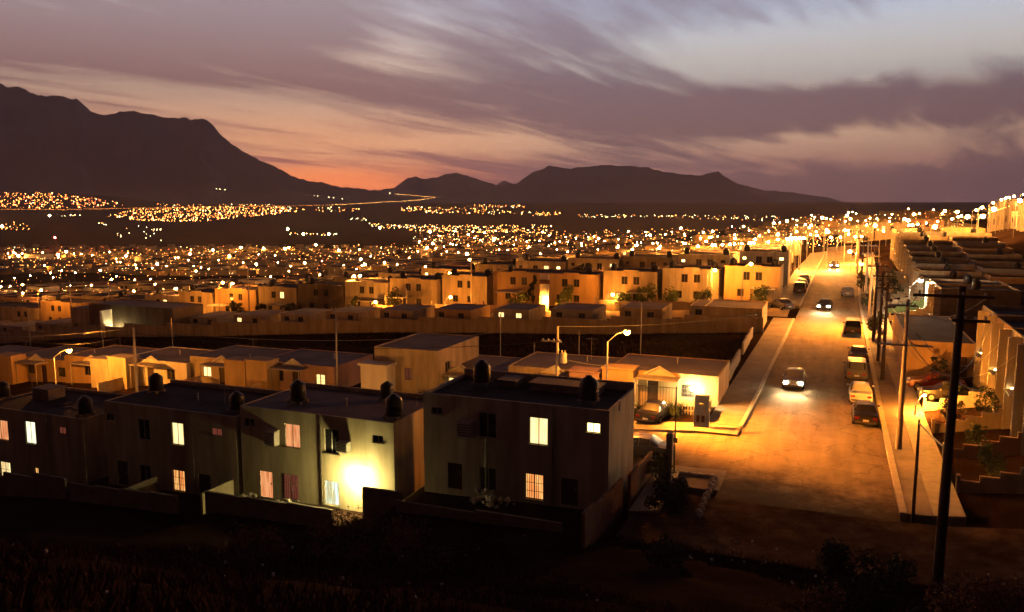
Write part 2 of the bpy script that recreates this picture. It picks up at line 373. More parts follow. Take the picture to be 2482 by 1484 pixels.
def strip(name, pts, wid, off, m, label, step=2.5):
    mb = MB(); rows = []
    for (a, b) in zip(pts, pts[1:]):
        a = Vector(a); b = Vector(b); n = max(1, int((b - a).length / step)); d = (b - a).normalized(); p = Vector((-d.y, d.x))
        for i in range(n + (1 if b == Vector(pts[-1]) else 0)): rows.append((a + (b - a) * i / n, p))
    for c, p in rows:
        K = 4
        for k in range(K + 1):
            q = c + p * wid * (k / K - .5); mb.v.append((q.x, q.y, tz(q.x, q.y) + off))
    K = 5
    for j in range(len(rows) - 1):
        for k in range(4):
            a = j * K + k; mb.f.append((a, a + K, a + K + 1, a + 1)); mb.m.append(0)
    o = mb.build(name, m, smooth=True); o.rotation_euler = (0, 0, -TH); tag(o, label, kind='structure'); return o
def EL(V): return lerp_tab(V, [(60, -5.5), (100, -4.4), (160, -3.0), (262, -1.2)])
def ER(V): return lerp_tab(V, [(130, 4.0), (187, 5.4), (262, 7.6)])
def build_road():
    mb = MB(); V = 38.; n = 0
    while V < 262:
        for k in range(7):
            u = EL(V) + .02 + (ER(V) - EL(V) - .04) * k / 6; mb.v.append((u, V, tz(u, V)))
        n += 1; V += 2.4
    for j in range(n - 1):
        for k in range(6): a = j * 7 + k; mb.f.append((a, a + 7, a + 8, a + 1)); mb.m.append(0)
    o = mb.build('main_road', M['asphalt'], smooth=True); o.rotation_euler = (0, 0, -TH); tag(o, 'worn asphalt main road climbing between the houses', kind='structure')
build_road()
strip('side_street', [(-5.2, 53.2), (-230, 53.2)], 7.6, .004, M['asphalt'], 'side street behind the dark duplexes')
strip('side_street', [(-5.2, 116.5), (-260, 116.5)], 7.4, .004, M['asphalt'], 'side street before the first tall row')
strip('cross_street', [(-9.4, 40.6), (70, 40.6)], 7.6, .008, M['dimroad'], 'dark street crossing at the foot of the road, its dimness painted in')
def walkway(name, U0, U1, V0, V1, m, label, h=.13, step=3., along='V', ed=None):
    mb = MB(); a0, a1 = (V0, V1) if along == 'V' else (U0, U1); n = max(1, int((a1 - a0) / step))
    for i in range(n):
        p, q = a0 + (a1 - a0) * i / n, a0 + (a1 - a0) * (i + 1) / n; q -= .012
        c = [(U0, p), (U1, p), (U1, q), (U0, q)] if along == 'V' else [(p, V0), (q, V0), (q, V1), (p, V1)]
        if ed: c = [(k[0] + ed(k[1]) - ed(60), k[1]) for k in c]
        zz = [tz(*k) for k in c]; t = [(k[0], k[1], z + h) for k, z in zip(c, zz)]; b = [(k[0], k[1], z - .5) for k, z in zip(c, zz)]
        mb.poly(t)
        for k in range(4): mb.quad(b[k], b[(k + 1) % 4], t[(k + 1) % 4], t[k])
    o = mb.build(name, m); o.rotation_euler = (0, 0, -TH); tag(o, label, kind='structure'); return o
walkway('kerb', 4.0, 4.35, 45.5, 200, M['kerb'], 'pale kerb along the parked cars', .16, ed=ER)
walkway('verge', 4.35, 5.6, 45.5, 200, M['slab'], 'dusty verge strip between kerb and pavement', .12, ed=ER)
walkway('pavement', 5.62, 7.1, 45.5, 200, M['concrete'], 'pale pavement before the stepped garden walls', .14, ed=ER)
walkway('kerb', -5.78, -5.5, 59.5, 111, M['kerb'], 'pale kerb beside the vacant field', .16, ed=EL)
walkway('pavement', -8.2, -5.8, 59.5, 111, M['slab'], 'cracked pavement beside the vacant field', .13, ed=EL)
walkway('kerb', -5.78, -5.5, 124, 240, M['kerb'], 'pale kerb beside the tall rows', .16, ed=EL)
walkway('pavement', -9.6, -5.8, 124, 240, M['slab'], 'pavement beside the tall rows', .13, ed=EL)
walkway('pavement', -70, -5.6, 57.1, 59.45, M['slab'], 'pavement before the low row of houses', .13, along='U')
walkway('pavement', -30, -9.2, 48.3, 49.2, M['slab'], 'thin pavement behind the dark duplexes', .13, along='U')
walkway('verge', -9.1, -5.4, 45.6, 49.35, M['slab'], 'dusty corner ground between the path and the junction', .03)
walkway('path', -9.6, -8.0, 41.0, 47.6, M['concrete'], 'pale concrete path beside the planting bed', .15)

def fract(p, o=5):
    return sum(noise.noise((p[0] * 2 ** k, p[1] * 2 ** k, 3.7 * k)) / 1.9 ** k for k in range(o))
def mountain(name, sky, D, front, back, zb, label, foot, rough=1.):
    """sky: skyline as (xd, yd) seen at distance D; a real ridge with slopes towards and away from the town"""
    k = 1024 / 2482.; pts = []
    for xd, yd in sky:
        r = ray(xd, yd); t = D / r[1]; pts.append((xd, CZ + r[2] * t))
    mb = MB(); n = 260; rows = 46; x0, x1 = sky[0][0], sky[-1][0]
    for i in range(n + 1):
        xd = x0 + (x1 - x0) * i / n; crest = lerp_tab(xd, pts); crest += fract((xd * .035, D * .001), 6) * 30 * rough + abs(noise.noise((xd * .05, 7, 1))) * 26 * rough
        tx = (xd * k - 512) / F
        for j in range(rows + 1):
            s = j / rows
            if s < .7: u = s / .7; Y = D - front * (1 - u) ** 1.0; h = u ** foot
            else: u = (s - .7) / .3; Y = D + back * u; h = 1 - u
            ridge = abs(fract((tx * 9 + 3, Y * .0009 + tx), 6)); g = 1 - .55 * ridge * max(0, math.sin(math.pi * min(1, max(h, 0)))) ** .8
            z = zb + (max(crest - zb, 1)) * (h * g if h < .999 else 1)
            # keep the slope under the sight line to the crest
            lim = CZ + (crest - CZ) * (Y / D); z = min(z, lim if Y <= D else z)
            mb.v.append((tx * Y + (fract((Y * .001, tx * 5)) * 60 if 0 < j < rows else 0), Y, z if j else zb - 30))
    for i in range(n):
        for j in range(rows):
            a = i * (rows + 1) + j; mb.f.append((a, a + rows + 1, a + rows + 2, a + 1)); mb.m.append(0)
    o = mb.build(name, M['mount'], smooth=True); tag(o, label, kind='structure'); return o
SK1 = [(-500, 150), (-200, 170), (-60, 200), (0, 195), (20, 196), (45, 208), (90, 214), (150, 232), (180, 236), (205, 235), (222, 250), (240, 270), (270, 279), (305, 272), (340, 266), (375, 272), (405, 284), (430, 281), (460, 278), (490, 286), (515, 290), (535, 305), (545, 320), (580, 350), (610, 372), (640, 388), (700, 412), (745, 434), (800, 448), (880, 461), (960, 474), (1050, 490), (1200, 512)]
mountain('mountain', SK1, 9500, 3900, 4500, -80, 'great dark mountain with a jagged crest', 1.35)
SK2 = [(780, 490), (900, 462), (960, 453), (990, 431), (1010, 428), (1040, 433), (1070, 424), (1105, 419), (1135, 426), (1160, 436), (1200, 447), (1225, 451), (1250, 445), (1275, 425), (1305, 412), (1325, 400), (1345, 404), (1380, 407), (1430, 405), (1470, 398), (1500, 403), (1560, 405), (1620, 418), (1680, 425), (1710, 420), (1735, 414), (1755, 428), (1770, 440), (1830, 470), (1900, 492), (1960, 508), (2040, 522)]
mountain('mountain', SK2, 14500, 4200, 3500, -80, 'distant dark range with a flat-topped summit', 1.1)
SK3 = [(1080, 500), (1180, 460), (1225, 436), (1260, 450), (1400, 470), (1700, 455), (1790, 445), (1850, 462), (1930, 470), (2000, 480), (2080, 500), (2160, 520)]
mountain('mountain', SK3, 19500, 3000, 2500, -80, 'faint farthest ridge behind the flat-topped range', 1.1)
# ------------------------------------------------------------------ houses
def wallface(mb, L, H, ops, P, dep=.12):
    """a wall L long and H high with openings cut out; P(x, d, z) -> point, d = depth into the wall"""
    xs = sorted({0, L, *[v for o in ops for v in o[:2]]}); zs = sorted({-1.6, H, *[v for o in ops for v in o[2:4]]})
    for a, b in zip(xs, xs[1:]):
        for c, d in zip(zs, zs[1:]):
            mx, mz = (a + b) / 2, (c + d) / 2
            if any(o[0] < mx < o[1] and o[2] < mz < o[3] for o in ops): continue
            mb.quad(P(a, 0, c), P(b, 0, c), P(b, 0, d), P(a, 0, d))
    for x0, x1, z0, z1 in [o[:4] for o in ops]:
        mb.quad(P(x0, 0, z0), P(x0, dep, z0), P(x0, dep, z1), P(x0, 0, z1)); mb.quad(P(x1, 0, z0), P(x1, 0, z1), P(x1, dep, z1), P(x1, dep, z0))
        mb.quad(P(x0, 0, z0), P(x1, 0, z0), P(x1, dep, z0), P(x0, dep, z0)); mb.quad(P(x0, 0, z1), P(x0, dep, z1), P(x1, dep, z1), P(x1, 0, z1))
def pbox(mb, P, x0, x1, d0, d1, z0, z1, mi=0):
    c = [P(x0, d0, z0), P(x1, d0, z0), P(x1, d1, z0), P(x0, d1, z0), P(x0, d0, z1), P(x1, d0, z1), P(x1, d1, z1), P(x0, d1, z1)]
    n = len(mb.v); mb.v += [tuple(p) for p in c]
    mb.f += [tuple(n + i for i in q) for q in ((0, 3, 2, 1), (4, 5, 6, 7), (0, 1, 5, 4), (1, 2, 6, 5), (2, 3, 7, 6), (3, 0, 4, 7))]; mb.m += [mi] * 6
TREES = []; WALLS_N = {}
def house(U, V, Wd, D, z, H, wall, label, cat='house', group=None, ops=(), roof='roof', par=.22, name='two_storey_house', bump=None, detail=1, pitch=0., backpar=0.):
    """ops: (face, x0, x1, z0, z1, kind, material)"""
    e = empty(name, U, V, z, label, cat, group)
    faces = {'f': (Wd, lambda x, d, zz: (x, d, zz)), 'l': (D, lambda x, d, zz: (d, D - x, zz)), 'r': (D, lambda x, d, zz: (Wd - d, x, zz)), 'b': (Wd, lambda x, d, zz: (Wd - x, D - d, zz))}
    mb = MB(); top = H - par
    for k, (L, P) in faces.items():
        wallface(mb, L, top, [o[1:5] for o in ops if o[0] == k], P)
    t = .14
    if par > .02:
        mb.box(0, Wd, 0, t, top, H); mb.box(0, Wd, D - t, D, top, H + backpar); mb.box(0, t, t, D - t, top, H); mb.box(Wd - t, Wd, t, D - t, top, H)
    if bump:
        for (a, b, h) in bump: mb.box(a, b, .003, t - .003, H, H + h)
    mb.build('wall', wall, e)
    r = MB(); r.box(t if par > .02 else -.08, Wd - t if par > .02 else Wd + .08, t if par > .02 else -.08, D - t if par > .02 else D + .08, top - .15, top + .02)
    if detail > 1:
        for i in range(4):
            x = Wd * random.uniform(.1, .85); r.box(x, x + random.uniform(.1, .5), D * .3, D * .32 + random.uniform(.1, 1.5), top + .02, top + .05)
    r.build('roof', M[roof], e)
    for (fc, x0, x1, z0, z1, kind, m) in ops:
        P = faces[fc][1]; w = MB(); lit = m if m is not None else M['glass']
        if kind == 'door':
            pbox(w, P, x0, x1, .06, .10, z0, z1); d = w.build('door', M['door'] if m is None else m, e)
            if detail > 1:
                h = MB(); pbox(h, P, x1 - .16, x1 - .08, .02, .06, z0 + .95, z0 + 1.05); h.build('handle', M['metal'], d)
            continue
        if kind == 'ac':
            pbox(w, P, x0, x1, -.55, .0, z0, z1); a = w.build('air_conditioner', M['ac'], e)
            g = MB()
            for i in range(5): zz = z0 + (z1 - z0) * (.15 + .16 * i); pbox(g, P, x0 + .05, x1 - .05, -.57, -.551, zz, zz + .05)
            g.build('grille', M['frame'], a); continue
        f = .045 if detail > 1 else .07
        pbox(w, P, x0, x1, .05, .10, z0, z0 + f); pbox(w, P, x0, x1, .05, .10, z1 - f, z1); pbox(w, P, x0, x0 + f, .05, .10, z0 + f, z1 - f); pbox(w, P, x1 - f, x1, .05, .10, z0 + f, z1 - f)
        xm = (x0 + x1) / 2; pbox(w, P, xm - f / 2, xm + f / 2, .052, .098, z0 + f, z1 - f)
        if kind == 'barred':
            for i in range(1, 8):
                xx = x0 + (x1 - x0) * i / 8; pbox(w, P, xx - .012, xx + .012, -.03, -.01, z0, z1)
            for q in (.33, .66): pbox(w, P, x0, x1, -.032, -.012, z0 + (z1 - z0) * q - .012, z0 + (z1 - z0) * q + .012)
        fr = w.build('window', M['framew'] if (detail > 1 and kind != 'barred') else M['frame'], e)
        p = MB(); pbox(p, P, x0 + f * .5, x1 - f * .5, .075, .085, z0 + f * .5, z1 - f * .5); p.build('pane', lit, fr)
        if detail > 1:
            s = MB(); pbox(s, P, x0 - .06, x1 + .06, -.06, .0, z0 - .08, z0); s.build('sill', wall, fr)
    return e

def tank_proto(s=1.):
    mb = MB(); mb.lathe([(.0, 0), (.52, 0), (.55, .05), (.55, .95), (.5, 1.1), (.32, 1.25), (.2, 1.3), (.2, 1.38), (.0, 1.4)], seg=16)
    return mb.mesh('water_tank', M['tank'], True)
TANK = tank_proto()
tm = MB()
for zz in (.28, .5, .72): tm.lathe([(.56, -.03), (.575, 0), (.56, .03)], 0, 0, zz, 16)
TANKR = tm.mesh('rib', M['tank'], True)
ts = MB()
for a in range(4): ts.box(-.5 + (a % 2) * .82, -.32 + (a % 2) * .82, -.5 + (a // 2) * .82, -.32 + (a // 2) * .82, -.5, 0)
ts.box(-.56, .56, -.56, .56, -.06, -.0)
TANKS = ts.mesh('stand', M['block'])
def tank(U, V, z, label, s=1., stand=False):
    if stand:
        e = empty('water_tank', U, V, z + .2 * s, label, 'water tank', 'black water tanks on the flat roofs'); e.scale = (s, s, s)
        sd = link('stand', TANKS, e); sd.scale = (1, 1, .42); b = link('barrel', TANK, e); b.location.z = .002; link('rib', TANKR, b)
    else:
        e = empty('water_tank', U, V, z, label, 'water tank', 'black water tanks on the flat roofs'); e.scale = (s, s, s)
        b = link('barrel', TANK, e); link('rib', TANKR, b)
    return e
def opsV(V, U0, z0, lst, face='f'):
    """openings read from the picture (x0, y0, x1, y1) onto the wall plane V"""
    out = []
    for (a, b, c, d, kind, m) in lst:
        u0, zt = onV(a, b, V); u1, zb = onV(c, d, V); u1b, _ = onV(c, b, V)
        zt = (zt + onV(c, b, V)[1]) / 2; zb = (onV(a, d, V)[1] + zb) / 2
        out.append((face, min(u0, u1) - U0, max(u0, u1) - U0, zb - z0, zt - z0, kind, m))
    return out
# --- the four dark duplexes
Z4, Z3, Z2, Z1 = .15, -2.3, -3.1, -4.5
o4 = opsV(42, -22.6, Z4, [(1045, 987, 1072, 1005, 'window', None), (1160, 1000, 1203, 1062, 'window', None), (1283, 1012, 1328, 1078, 'window', M['lit_cream']), (1422, 1025, 1455, 1049, 'window', M['lit_bright']),
     (1085, 1123, 1120, 1185, 'door', None), (1162, 1133, 1203, 1190, 'window', None), (1273, 1149, 1317, 1210, 'barred', M['lit_orange']), (1360, 1160, 1400, 1225, 'door', None), (1116, 1018, 1150, 1056, 'ac', None)])
house(-22.6, 42, 11.6, 6.0, Z4, 5.9, M['cream'], 'dark two-storey duplex with a lit cream window, closest to the road corner', 'house', 'dark duplexes below the hillside', o4, detail=2, backpar=.35)
o3 = opsV(42.5, -37.0, Z3, [(592, 1014, 616, 1034, 'window', None), (690, 1028, 728, 1085, 'window', M['lit_salmon']), (785, 1040, 822, 1100, 'window', None), (903, 1055, 929, 1074, 'window', None),
     (630, 1143, 662, 1205, 'door', M['lit_salmon']), (685, 1150, 724, 1210, 'barred', M['lit_dim']), (786, 1166, 823, 1224, 'window', M['lit_blue']), (652, 1040, 678, 1076, 'ac', None), (826, 1068, 852, 1092, 'ac', None)])
house(-37.0, 42.5, 12.0, 6.6, Z3, 6.05, M['olive'], 'cream duplex lit by a glaring yellow lamp on its back wall', 'house', 'dark duplexes below the hillside', o3, roof='roofp', par=.06, detail=2, backpar=.25)
o2 = opsV(42.5, -49.6, Z2, [(256, 1002, 276, 1020, 'window', None), (334, 1016, 364, 1066, 'window', None), (415, 1025, 446, 1078, 'window', M['lit_cream']), (512, 1038, 538, 1056, 'window', M['lit_dim']),
     (284, 1118, 312, 1175, 'door', None), (338, 1128, 368, 1185, 'window', None), (418, 1140, 449, 1190, 'barred', M['lit_orange']), (480, 1150, 512, 1200, 'door', None)])
house(-49.6, 42.5, 12.2, 6.6, Z2, 6.0, M['tan'], 'unlit brown duplex with one amber curtain upstairs and one below', 'house', 'dark duplexes below the hillside', o2, roof='roof', par=.08, detail=2, backpar=.25)
o1 = opsV(42.5, -63.5, Z1, [(-20, 1018, 21, 1065, 'window', M['lit_salmon']), (60, 1022, 88, 1075, 'window', M['lit_pale']), (142, 1035, 160, 1052, 'window', M['lit_dim']),
     (0, 1120, 28, 1170, 'barred', M['lit_cream']), (84, 1134, 95, 1168, 'window', M['lit_orange'])])
house(-63.5, 42.5, 11.6, 6.6, Z1, 5.75, M['tan'], 'dark duplex with a pale greenish window, lowest of the dark row', 'house', 'dark duplexes below the hillside', o1, par=.08, detail=2, backpar=.2)
bm_ = MB(); bm_.box(0, .9, 0, .9, 0, 1.0)
for (a, b, V, z, lab, s, stnd) in [(1168, 945, 45.5, 6, 'black water tank on the duplex by the corner, end with no lit window', 1.0, True), (1427, 975, 43.6, 6, 'black water tank on the duplex by the corner, above the small bright window', 1.0, True),
        (723, 970, 44.6, 3.75, 'black water tank above the salmon-curtained window', 1.0, True), (955, 1003, 43.6, 3.75, 'black water tank above the yellow wall lamp, in front of another tank', 1.0, True),
        (938, 955, 47.5, 3.75, 'black water tank standing behind another above the yellow wall lamp', .85, True), (575, 990, 43.8, 2.9, 'black water tank at the corner of the unlit brown duplex', .9, True),
        (380, 965, 46, 2.9, 'black water tank on the middle of the unlit brown duplex roof', .95, True), (207, 1002, 43.6, 1.2, 'black water tank over the end wall of the lowest dark duplex', .95, True), (10, 975, 45, 1.2, 'black water tank half out of frame at the picture edge', .9, True)]:
    u, _ = onV(a, b, V); tank(u, V, z, lab, s, stnd)
# roof boxes (block stair heads) on the dark row
def roofbox(xd, V, z, w, h, lab):
    u, _ = onV(xd, 950, V); mb = MB(); mb.box(-w / 2, w / 2, -.8, .8, 0, h); mb.box(-w / 2 - .08, w / 2 + .08, -.88, .88, h, h + .1)
    o = mb.build('roof_hatch', M['block']); place(o, u, V, z); tag(o, lab, 'roof hatch', 'block roof hatches on the dark duplexes')
roofbox(118, 46.5, 1.15, 1.9, .9, 'block roof hatch on the lowest dark duplex')
roofbox(1375, 46.6, 5.7, 4.4, .55, 'long low block hatch on the roof of the corner duplex')
roofbox(1240, 46.8, 5.7, 1.2, .5, 'small block hatch between tanks on the corner duplex')
# wall lamp on the second duplex
def wall_lamp(U, V, z, lab, col, power, bulb, out=.35, bs=.09, soft=.12):
    e = empty('wall_lamp', U, V, z, lab, 'lamp'); a = MB(); a.tube([(0, 0, 0), (0, -out * .6, .12), (0, -out, .02)], .02); a.lathe([(.0, .1), (.09, .08), (.13, 0)], 0, -out, 0, 10); a.build('bracket', M['black'], e)
    b = MB(); b.ico(0, -out, -.05, bs); b.build('bulb', bulb, e, True)
    l = bpy.data.lights.new('lamp_light', 'POINT'); l.energy = power; l.color = col; l.shadow_soft_size = soft; lo = link('lamp_light', l, e); lo.location = (0, -out - .05, -.2); return e
u, z = onV(868, 1148, 42.5)
wall_lamp(u, 42.5, z, 'glaring yellow lamp on the back wall of the cream duplex', (1, .78, .26), 1600, M['bulbpale'], .6, .16, .22)

# --- back gardens of the dark row: low walls, fences, rubble
def wall_run(name, pts, h, th, m, lab, group, base=None, cap=None, steps=None):
    mb = MB()
    for (a, b) in zip(pts, pts[1:]):
        n = steps or 1
        for i in range(n):
            x0, y0 = a[0] + (b[0] - a[0]) * i / n, a[1] + (b[1] - a[1]) * i / n; x1, y1 = a[0] + (b[0] - a[0]) * (i + 1) / n, a[1] + (b[1] - a[1]) * (i + 1) / n
            z = max(tz(x0, y0), tz(x1, y1)) if base is None else base; d = Vector((x1 - x0, y1 - y0)).normalized(); p = Vector((-d.y, d.x)) * th / 2
            lo = min(tz(x0, y0), tz(x1, y1)) - .6
            c = [(x0 - p.x, y0 - p.y), (x1 - p.x, y1 - p.y), (x1 + p.x, y1 + p.y), (x0 + p.x, y0 + p.y)]
            nn = len(mb.v); mb.v += [(q[0], q[1], lo) for q in c] + [(q[0], q[1], z + h) for q in c]
            mb.f += [tuple(nn + i for i in q) for q in ((4, 5, 6, 7), (0, 1, 5, 4), (1, 2, 6, 5), (2, 3, 7, 6), (3, 0, 4, 7))]; mb.m += [0] * 5
    o = mb.build(name, m); c0 = pts[0]
    for v in o.data.vertices: v.co.x -= c0[0]; v.co.y -= c0[1]; v.co.z -= tz(*c0)
    place(o, c0[0], c0[1], tz(*c0)); tag(o, lab, 'wall', group); return o
GW = 'garden walls behind the dark duplexes'
wall_run('garden_wall', [(-63, 39.4), (-50.2, 39.4)], 1.5, .18, M['block'], 'low garden wall below the lowest dark duplex', GW, steps=4)
wall_run('garden_wall', [(-49.6, 39.2), (-39.6, 39.2)], 1.2, .18, M['block'], 'low garden wall below the unlit brown duplex', GW, steps=4)
wall_run('garden_wall', [(-37.4, 39.4), (-27.6, 39.4)], 1.25, .18, M['block'], 'dark garden wall before the lamp-lit duplex', GW, steps=3)
wall_run('garden_wall', [(-25.3, 39.3), (-22.8, 39.4)], 1.47, .18, M['block'], 'taller dark wall beside the yellow lamp', GW, base=-.8, steps=1)
wall_run('garden_wall', [(-22.6, 38.6), (-12.6, 38.6)], .5, .18, M['block'], 'low wall with a pale capping before the corner duplex', GW, steps=2)
wall_run('dividing_wall', [(-37.8, 42.4), (-37.8, 39.4)], .75, .15, M['olive'], 'yellowish dividing wall end catching the lamp light', GW, base=Z3, steps=1)
wall_run('dividing_wall', [(-44.5, 42.2), (-44.5, 39.4)], 1.0, .15, M['block'], 'dividing wall in the middle of the brown duplex garden', GW, base=Z2, steps=1)
wall_run('brick_wall', [(-10.6, 35.8), (-10.2, 41.8)], 1.9, .18, M['brick'], 'long reddish block wall running down from the corner duplex', GW, steps=4)
wall_run('brick_wall', [(-9.95, 42.6), (-9.7, 47.2)], 1.7, .18, M['brick'], 'shorter dark block wall standing beside the path', GW, steps=3)
# clutter in gardens
def clutter():
    items = [(590, 1200, 'heap of pale bagged rubbish under the salmon door', 'rubble_heap'), (1215, 1190, 'heap of rubble in the garden of the corner duplex', 'rubble_heap'), (745, 1190, 'heap of lit clutter beside the barred window', 'rubble_heap')]
    for xd, yd, lab, nm in items:
        u, v = onZ(xd, yd, tz(*onZ(xd, yd, -1.5)) + .5); mb = MB()
        for k in range(26): mb.ico(random.gauss(0, .7), random.gauss(0, .25), abs(random.gauss(.25, .2)), random.uniform(.08, .24), jit=.3)
        o = mb.build(nm, M['stone']); place(o, u, 41.2, tz(u, 41.2)); tag(o, lab, 'rubble', kind='stuff')
clutter()
u, _ = onV(925, 1170, 41.2); p = MB(); p.tube([(-1.2, 0, .9), (1.2, 0, 2.3)], .04); o = p.build('leaning_plank', M['wood']); place(o, u, 41.2, tz(u, 41.2)); tag(o, 'plank leaning beside the glaring yellow lamp', 'plank')

# --- low row across the street (single-storey, V 65..72)
LG = 'single-storey houses of the low row'
def gable_part(e, x, w, z, h, m):
    g = MB(); g.tube([(x - w / 2, -.1, z), (x, -.1, z + h), (x + w / 2, -.1, z)], .09, 5); g.poly([(x - w / 2, -.04, z), (x + w / 2, -.04, z), (x, -.04, z + h)]); g.build('gable', m, e)
seqn = 0
uend = -8.0
lows = []
x = uend
wmats = ['ochre', 'tan', 'cream', 'ochre', 'pink', 'tan', 'white', 'ochre']
while x > -100:
    w = 9.2; lows.append((x - w, w)); x -= w + .04
for i, (u0, w) in enumerate(lows):
    zb = tz(u0 + w / 2, 65); seqn += 1
    if i in (3,): continue
    H = 2.85 + (.15 if i % 2 else 0)
    a = 1.2 + (i * 1.7) % 2
    ops = [('f', a, a + 1.1, .9, 2.0, 'window', M['lit_win'] if i in (2, 5, 9) else None), ('f', a + 2.2, a + 3.1, 0, 2.05, 'door', None), ('f', a + 5.0, a + 6.1, .9, 2.0, 'barred', M['lit_win'] if i in (1, 4) else None)]
    e = house(u0, 65 + (i % 3) * .25, w, 7.2, zb, H, M[wmats[i % 8]], 'single-storey house, %s from the main road in the low row before the vacant field' % ordn(seqn), 'house', LG, ops, roof='roofl', par=.08, name='single_storey_house', detail=1)
    # projecting front room
    pm = MB(); pw = 2.6; px = (6.3 if i % 2 else 0.) ; pm.box(px, px + pw, -1.9, -.02, -1.2, H + .35); pm.box(px - .1, px + pw + .1, -2.0, -.01, H + .35, H + .45); pm.build('front_room', M[wmats[(i + 3) % 8]], e)
    cm = MB(); cm.box(2.7, 6.2, -1.6, -.02, 2.45, 2.56); cm.tube([(2.8, -1.5, 0), (2.8, -1.5, 2.47)], .05); cm.tube([(6.1, -1.5, 0), (6.1, -1.5, 2.47)], .05); cm.build('porch_roof', M['concrete'], e)
    gable_part(e, 4.4, 2.6, 2.56, .75, M['white'])
    if i == 0:
        g = MB()
        for k in range(14): g.tube([(2.9 + k * .24, -1.75, 0), (2.9 + k * .24, -1.75, 2.0)], .018, 4)
        g.tube([(2.8, -1.75, 2.0), (6.2, -1.75, 2.0)], .03, 4); g.tube([(2.8, -1.75, .2), (6.2, -1.75, .2)], .03, 4); g.build('gate', M['black'], e)
# the taller house standing in that row
u0, _ = onV(915, 840, 64.5); zb = tz(u0, 64)
def talle():
    V0 = 63.2; a, _ = onV(908, 900, V0); b = a + 6.4; zb = tz(a, V0); H = 5.2
    o = house(a, V0, 6.6, 9.0, zb, H, M['tan'], 'tall orange-lit two-storey house standing alone in the low row', 'house', None,
        [('f', 3.2, 3.9, 2.3, 3.4, 'barred', M['lit_dim']), ('r', 1.5, 2.6, 2.8, 3.9, 'window', None)], roof='roofl', par=.12, name='two_storey_house', detail=2)
    m = MB(); m.box(-.5, 2.2, -1.6, -.02, -1, H - 1.5); m.box(-.7, 2.4, -1.8, -.01, H - 1.5, H - 1.3); m.build('balcony', M['white'], o)
    return a
talle()
# things in front of the end house: the meter pillar, fence, yard walls
u, v = onZ(1700, 1035, 1.05)
def pillar():
    e = empty('meter_pillar', u, v, tz(u, v), 'pale masonry meter pillar before the brightly lit porch', 'meter pillar'); m = MB(); m.box(-.55, .55, -.2, .2, 0, 1.35); m.box(-.5, .5, -.16, .16, 1.35, 2.5); m.build('masonry', M['white'], e)
    for x in (-.25, .12): b = MB(); b.box(x - .1, x + .12, -.26, -.16 if 0 else -.2, .5, 1.0); b.build('meter', M['brick'], e)
    b = MB(); b.lathe([(0, 0), (.12, 0), (.12, .12), (0, .13)], 0, -.22, 1.8, 8); b.build('meter', M['frame'], e)
pillar()
def picket(u0, u1, v, h, lab):
    e = empty('iron_fence', u0, v, tz(u0, v), lab, 'fence'); m = MB(); n = int((u1 - u0) / .22)
    for k in range(n + 1): m.box(k * .22, k * .22 + .09, -.02, .02, .1, h)
    m.box(0, u1 - u0, .021, .05, h * .3, h * .3 + .06); m.box(0, u1 - u0, .021, .05, h * .8, h * .8 + .06); m.build('railing', M['concrete'], e)
picket(-10.4, -8.6, 62.0, 1.3, 'short picket fence beside the meter pillar')
YW = 'yard walls along the side street'
wall_run('yard_wall', [(-8.4, 59.6), (-8.4, 63.4)], 1.0, .16, M['tan'], 'yard wall at the corner beside the picket fence', YW, steps=2)
wall_run('yard_wall', [(-15.4, 59.6), (-15.6, 64.6)], 1.5, .16, M['cream'], 'yard wall beside the parked car', YW, steps=3)
for i, uu in enumerate([-24.6, -33.8, -43, -52.3, -61.5, -70.7]):
    wall_run('yard_wall', [(uu, 60), (uu, 64.8)], 1.3, .16, M[wmats[i]], 'yard wall between the %s and next house of the low row' % ordn(i + 2), YW, steps=3)
wall_run('low_wall', [(-8.3, 74.5), (-8.3, 83.5)], 1.15, .2, M['concrete'], 'low plastered wall beside the pavement, closer to the low row', 'low walls edging the vacant field', steps=3)
wall_run('low_wall', [(-8.3, 86.5), (-8.3, 97)], 1.15, .2, M['concrete'], 'low plastered wall beside the pavement, below the perimeter wall corner', 'low walls edging the vacant field', steps=3)

# --- long perimeter wall and the walled row behind it
seg = 9.4; x = -7.4; k = 0
pw = MB()
while x > -200:
    n = x - seg; z = (tz(x, 100) + tz(n, 100)) / 2; pw.box(n + .02, x, 99.9, 100.1, z - 2.5, z + 2.05); pw.box(x - .2, x + .1, 99.84, 100.16, z - 2.5, z + 2.16); x = n; k += 1
o = pw.build('perimeter_wall', M['tan']); o.rotation_euler = (0, 0, -TH); tag(o, 'long plastered perimeter wall between the vacant field and low walled houses', 'wall')
x = -7.6; k = 0
RW = 'low houses behind the perimeter wall'
cols3 = ['tan', 'cream', 'tan', 'grey', 'cream', 'ochre', 'tan']
while x > -175:
    w = [9.4, 9.2, 9.6, 8.6][k % 4]; z = tz(x - w / 2, 104); k += 1
    tall = k in (8, 13)
    H = 5.0 if k == 13 else 2.7
    lit = M['lit_win'] if k in (4, 9) else None
    ops = [('f', 1.2, 2.2, 1.5, 2.25, 'window', lit), ('f', w - 3, w - 2, 1.5, 2.25, 'window', lit if k != 9 else None)]
    house(x - w + .3, 103.2, w * .62, 7, z, H, M[cols3[k % 7]], 'low walled house, %s from the main road behind the perimeter wall' % ordn(k), 'house', RW,
          [(f, a * .6, a * .6 + .9, c, d, kk, m) for f, a, b, c, d, kk, m in ops], roof='roofl', par=.08, name='single_storey_house')
    x -= w
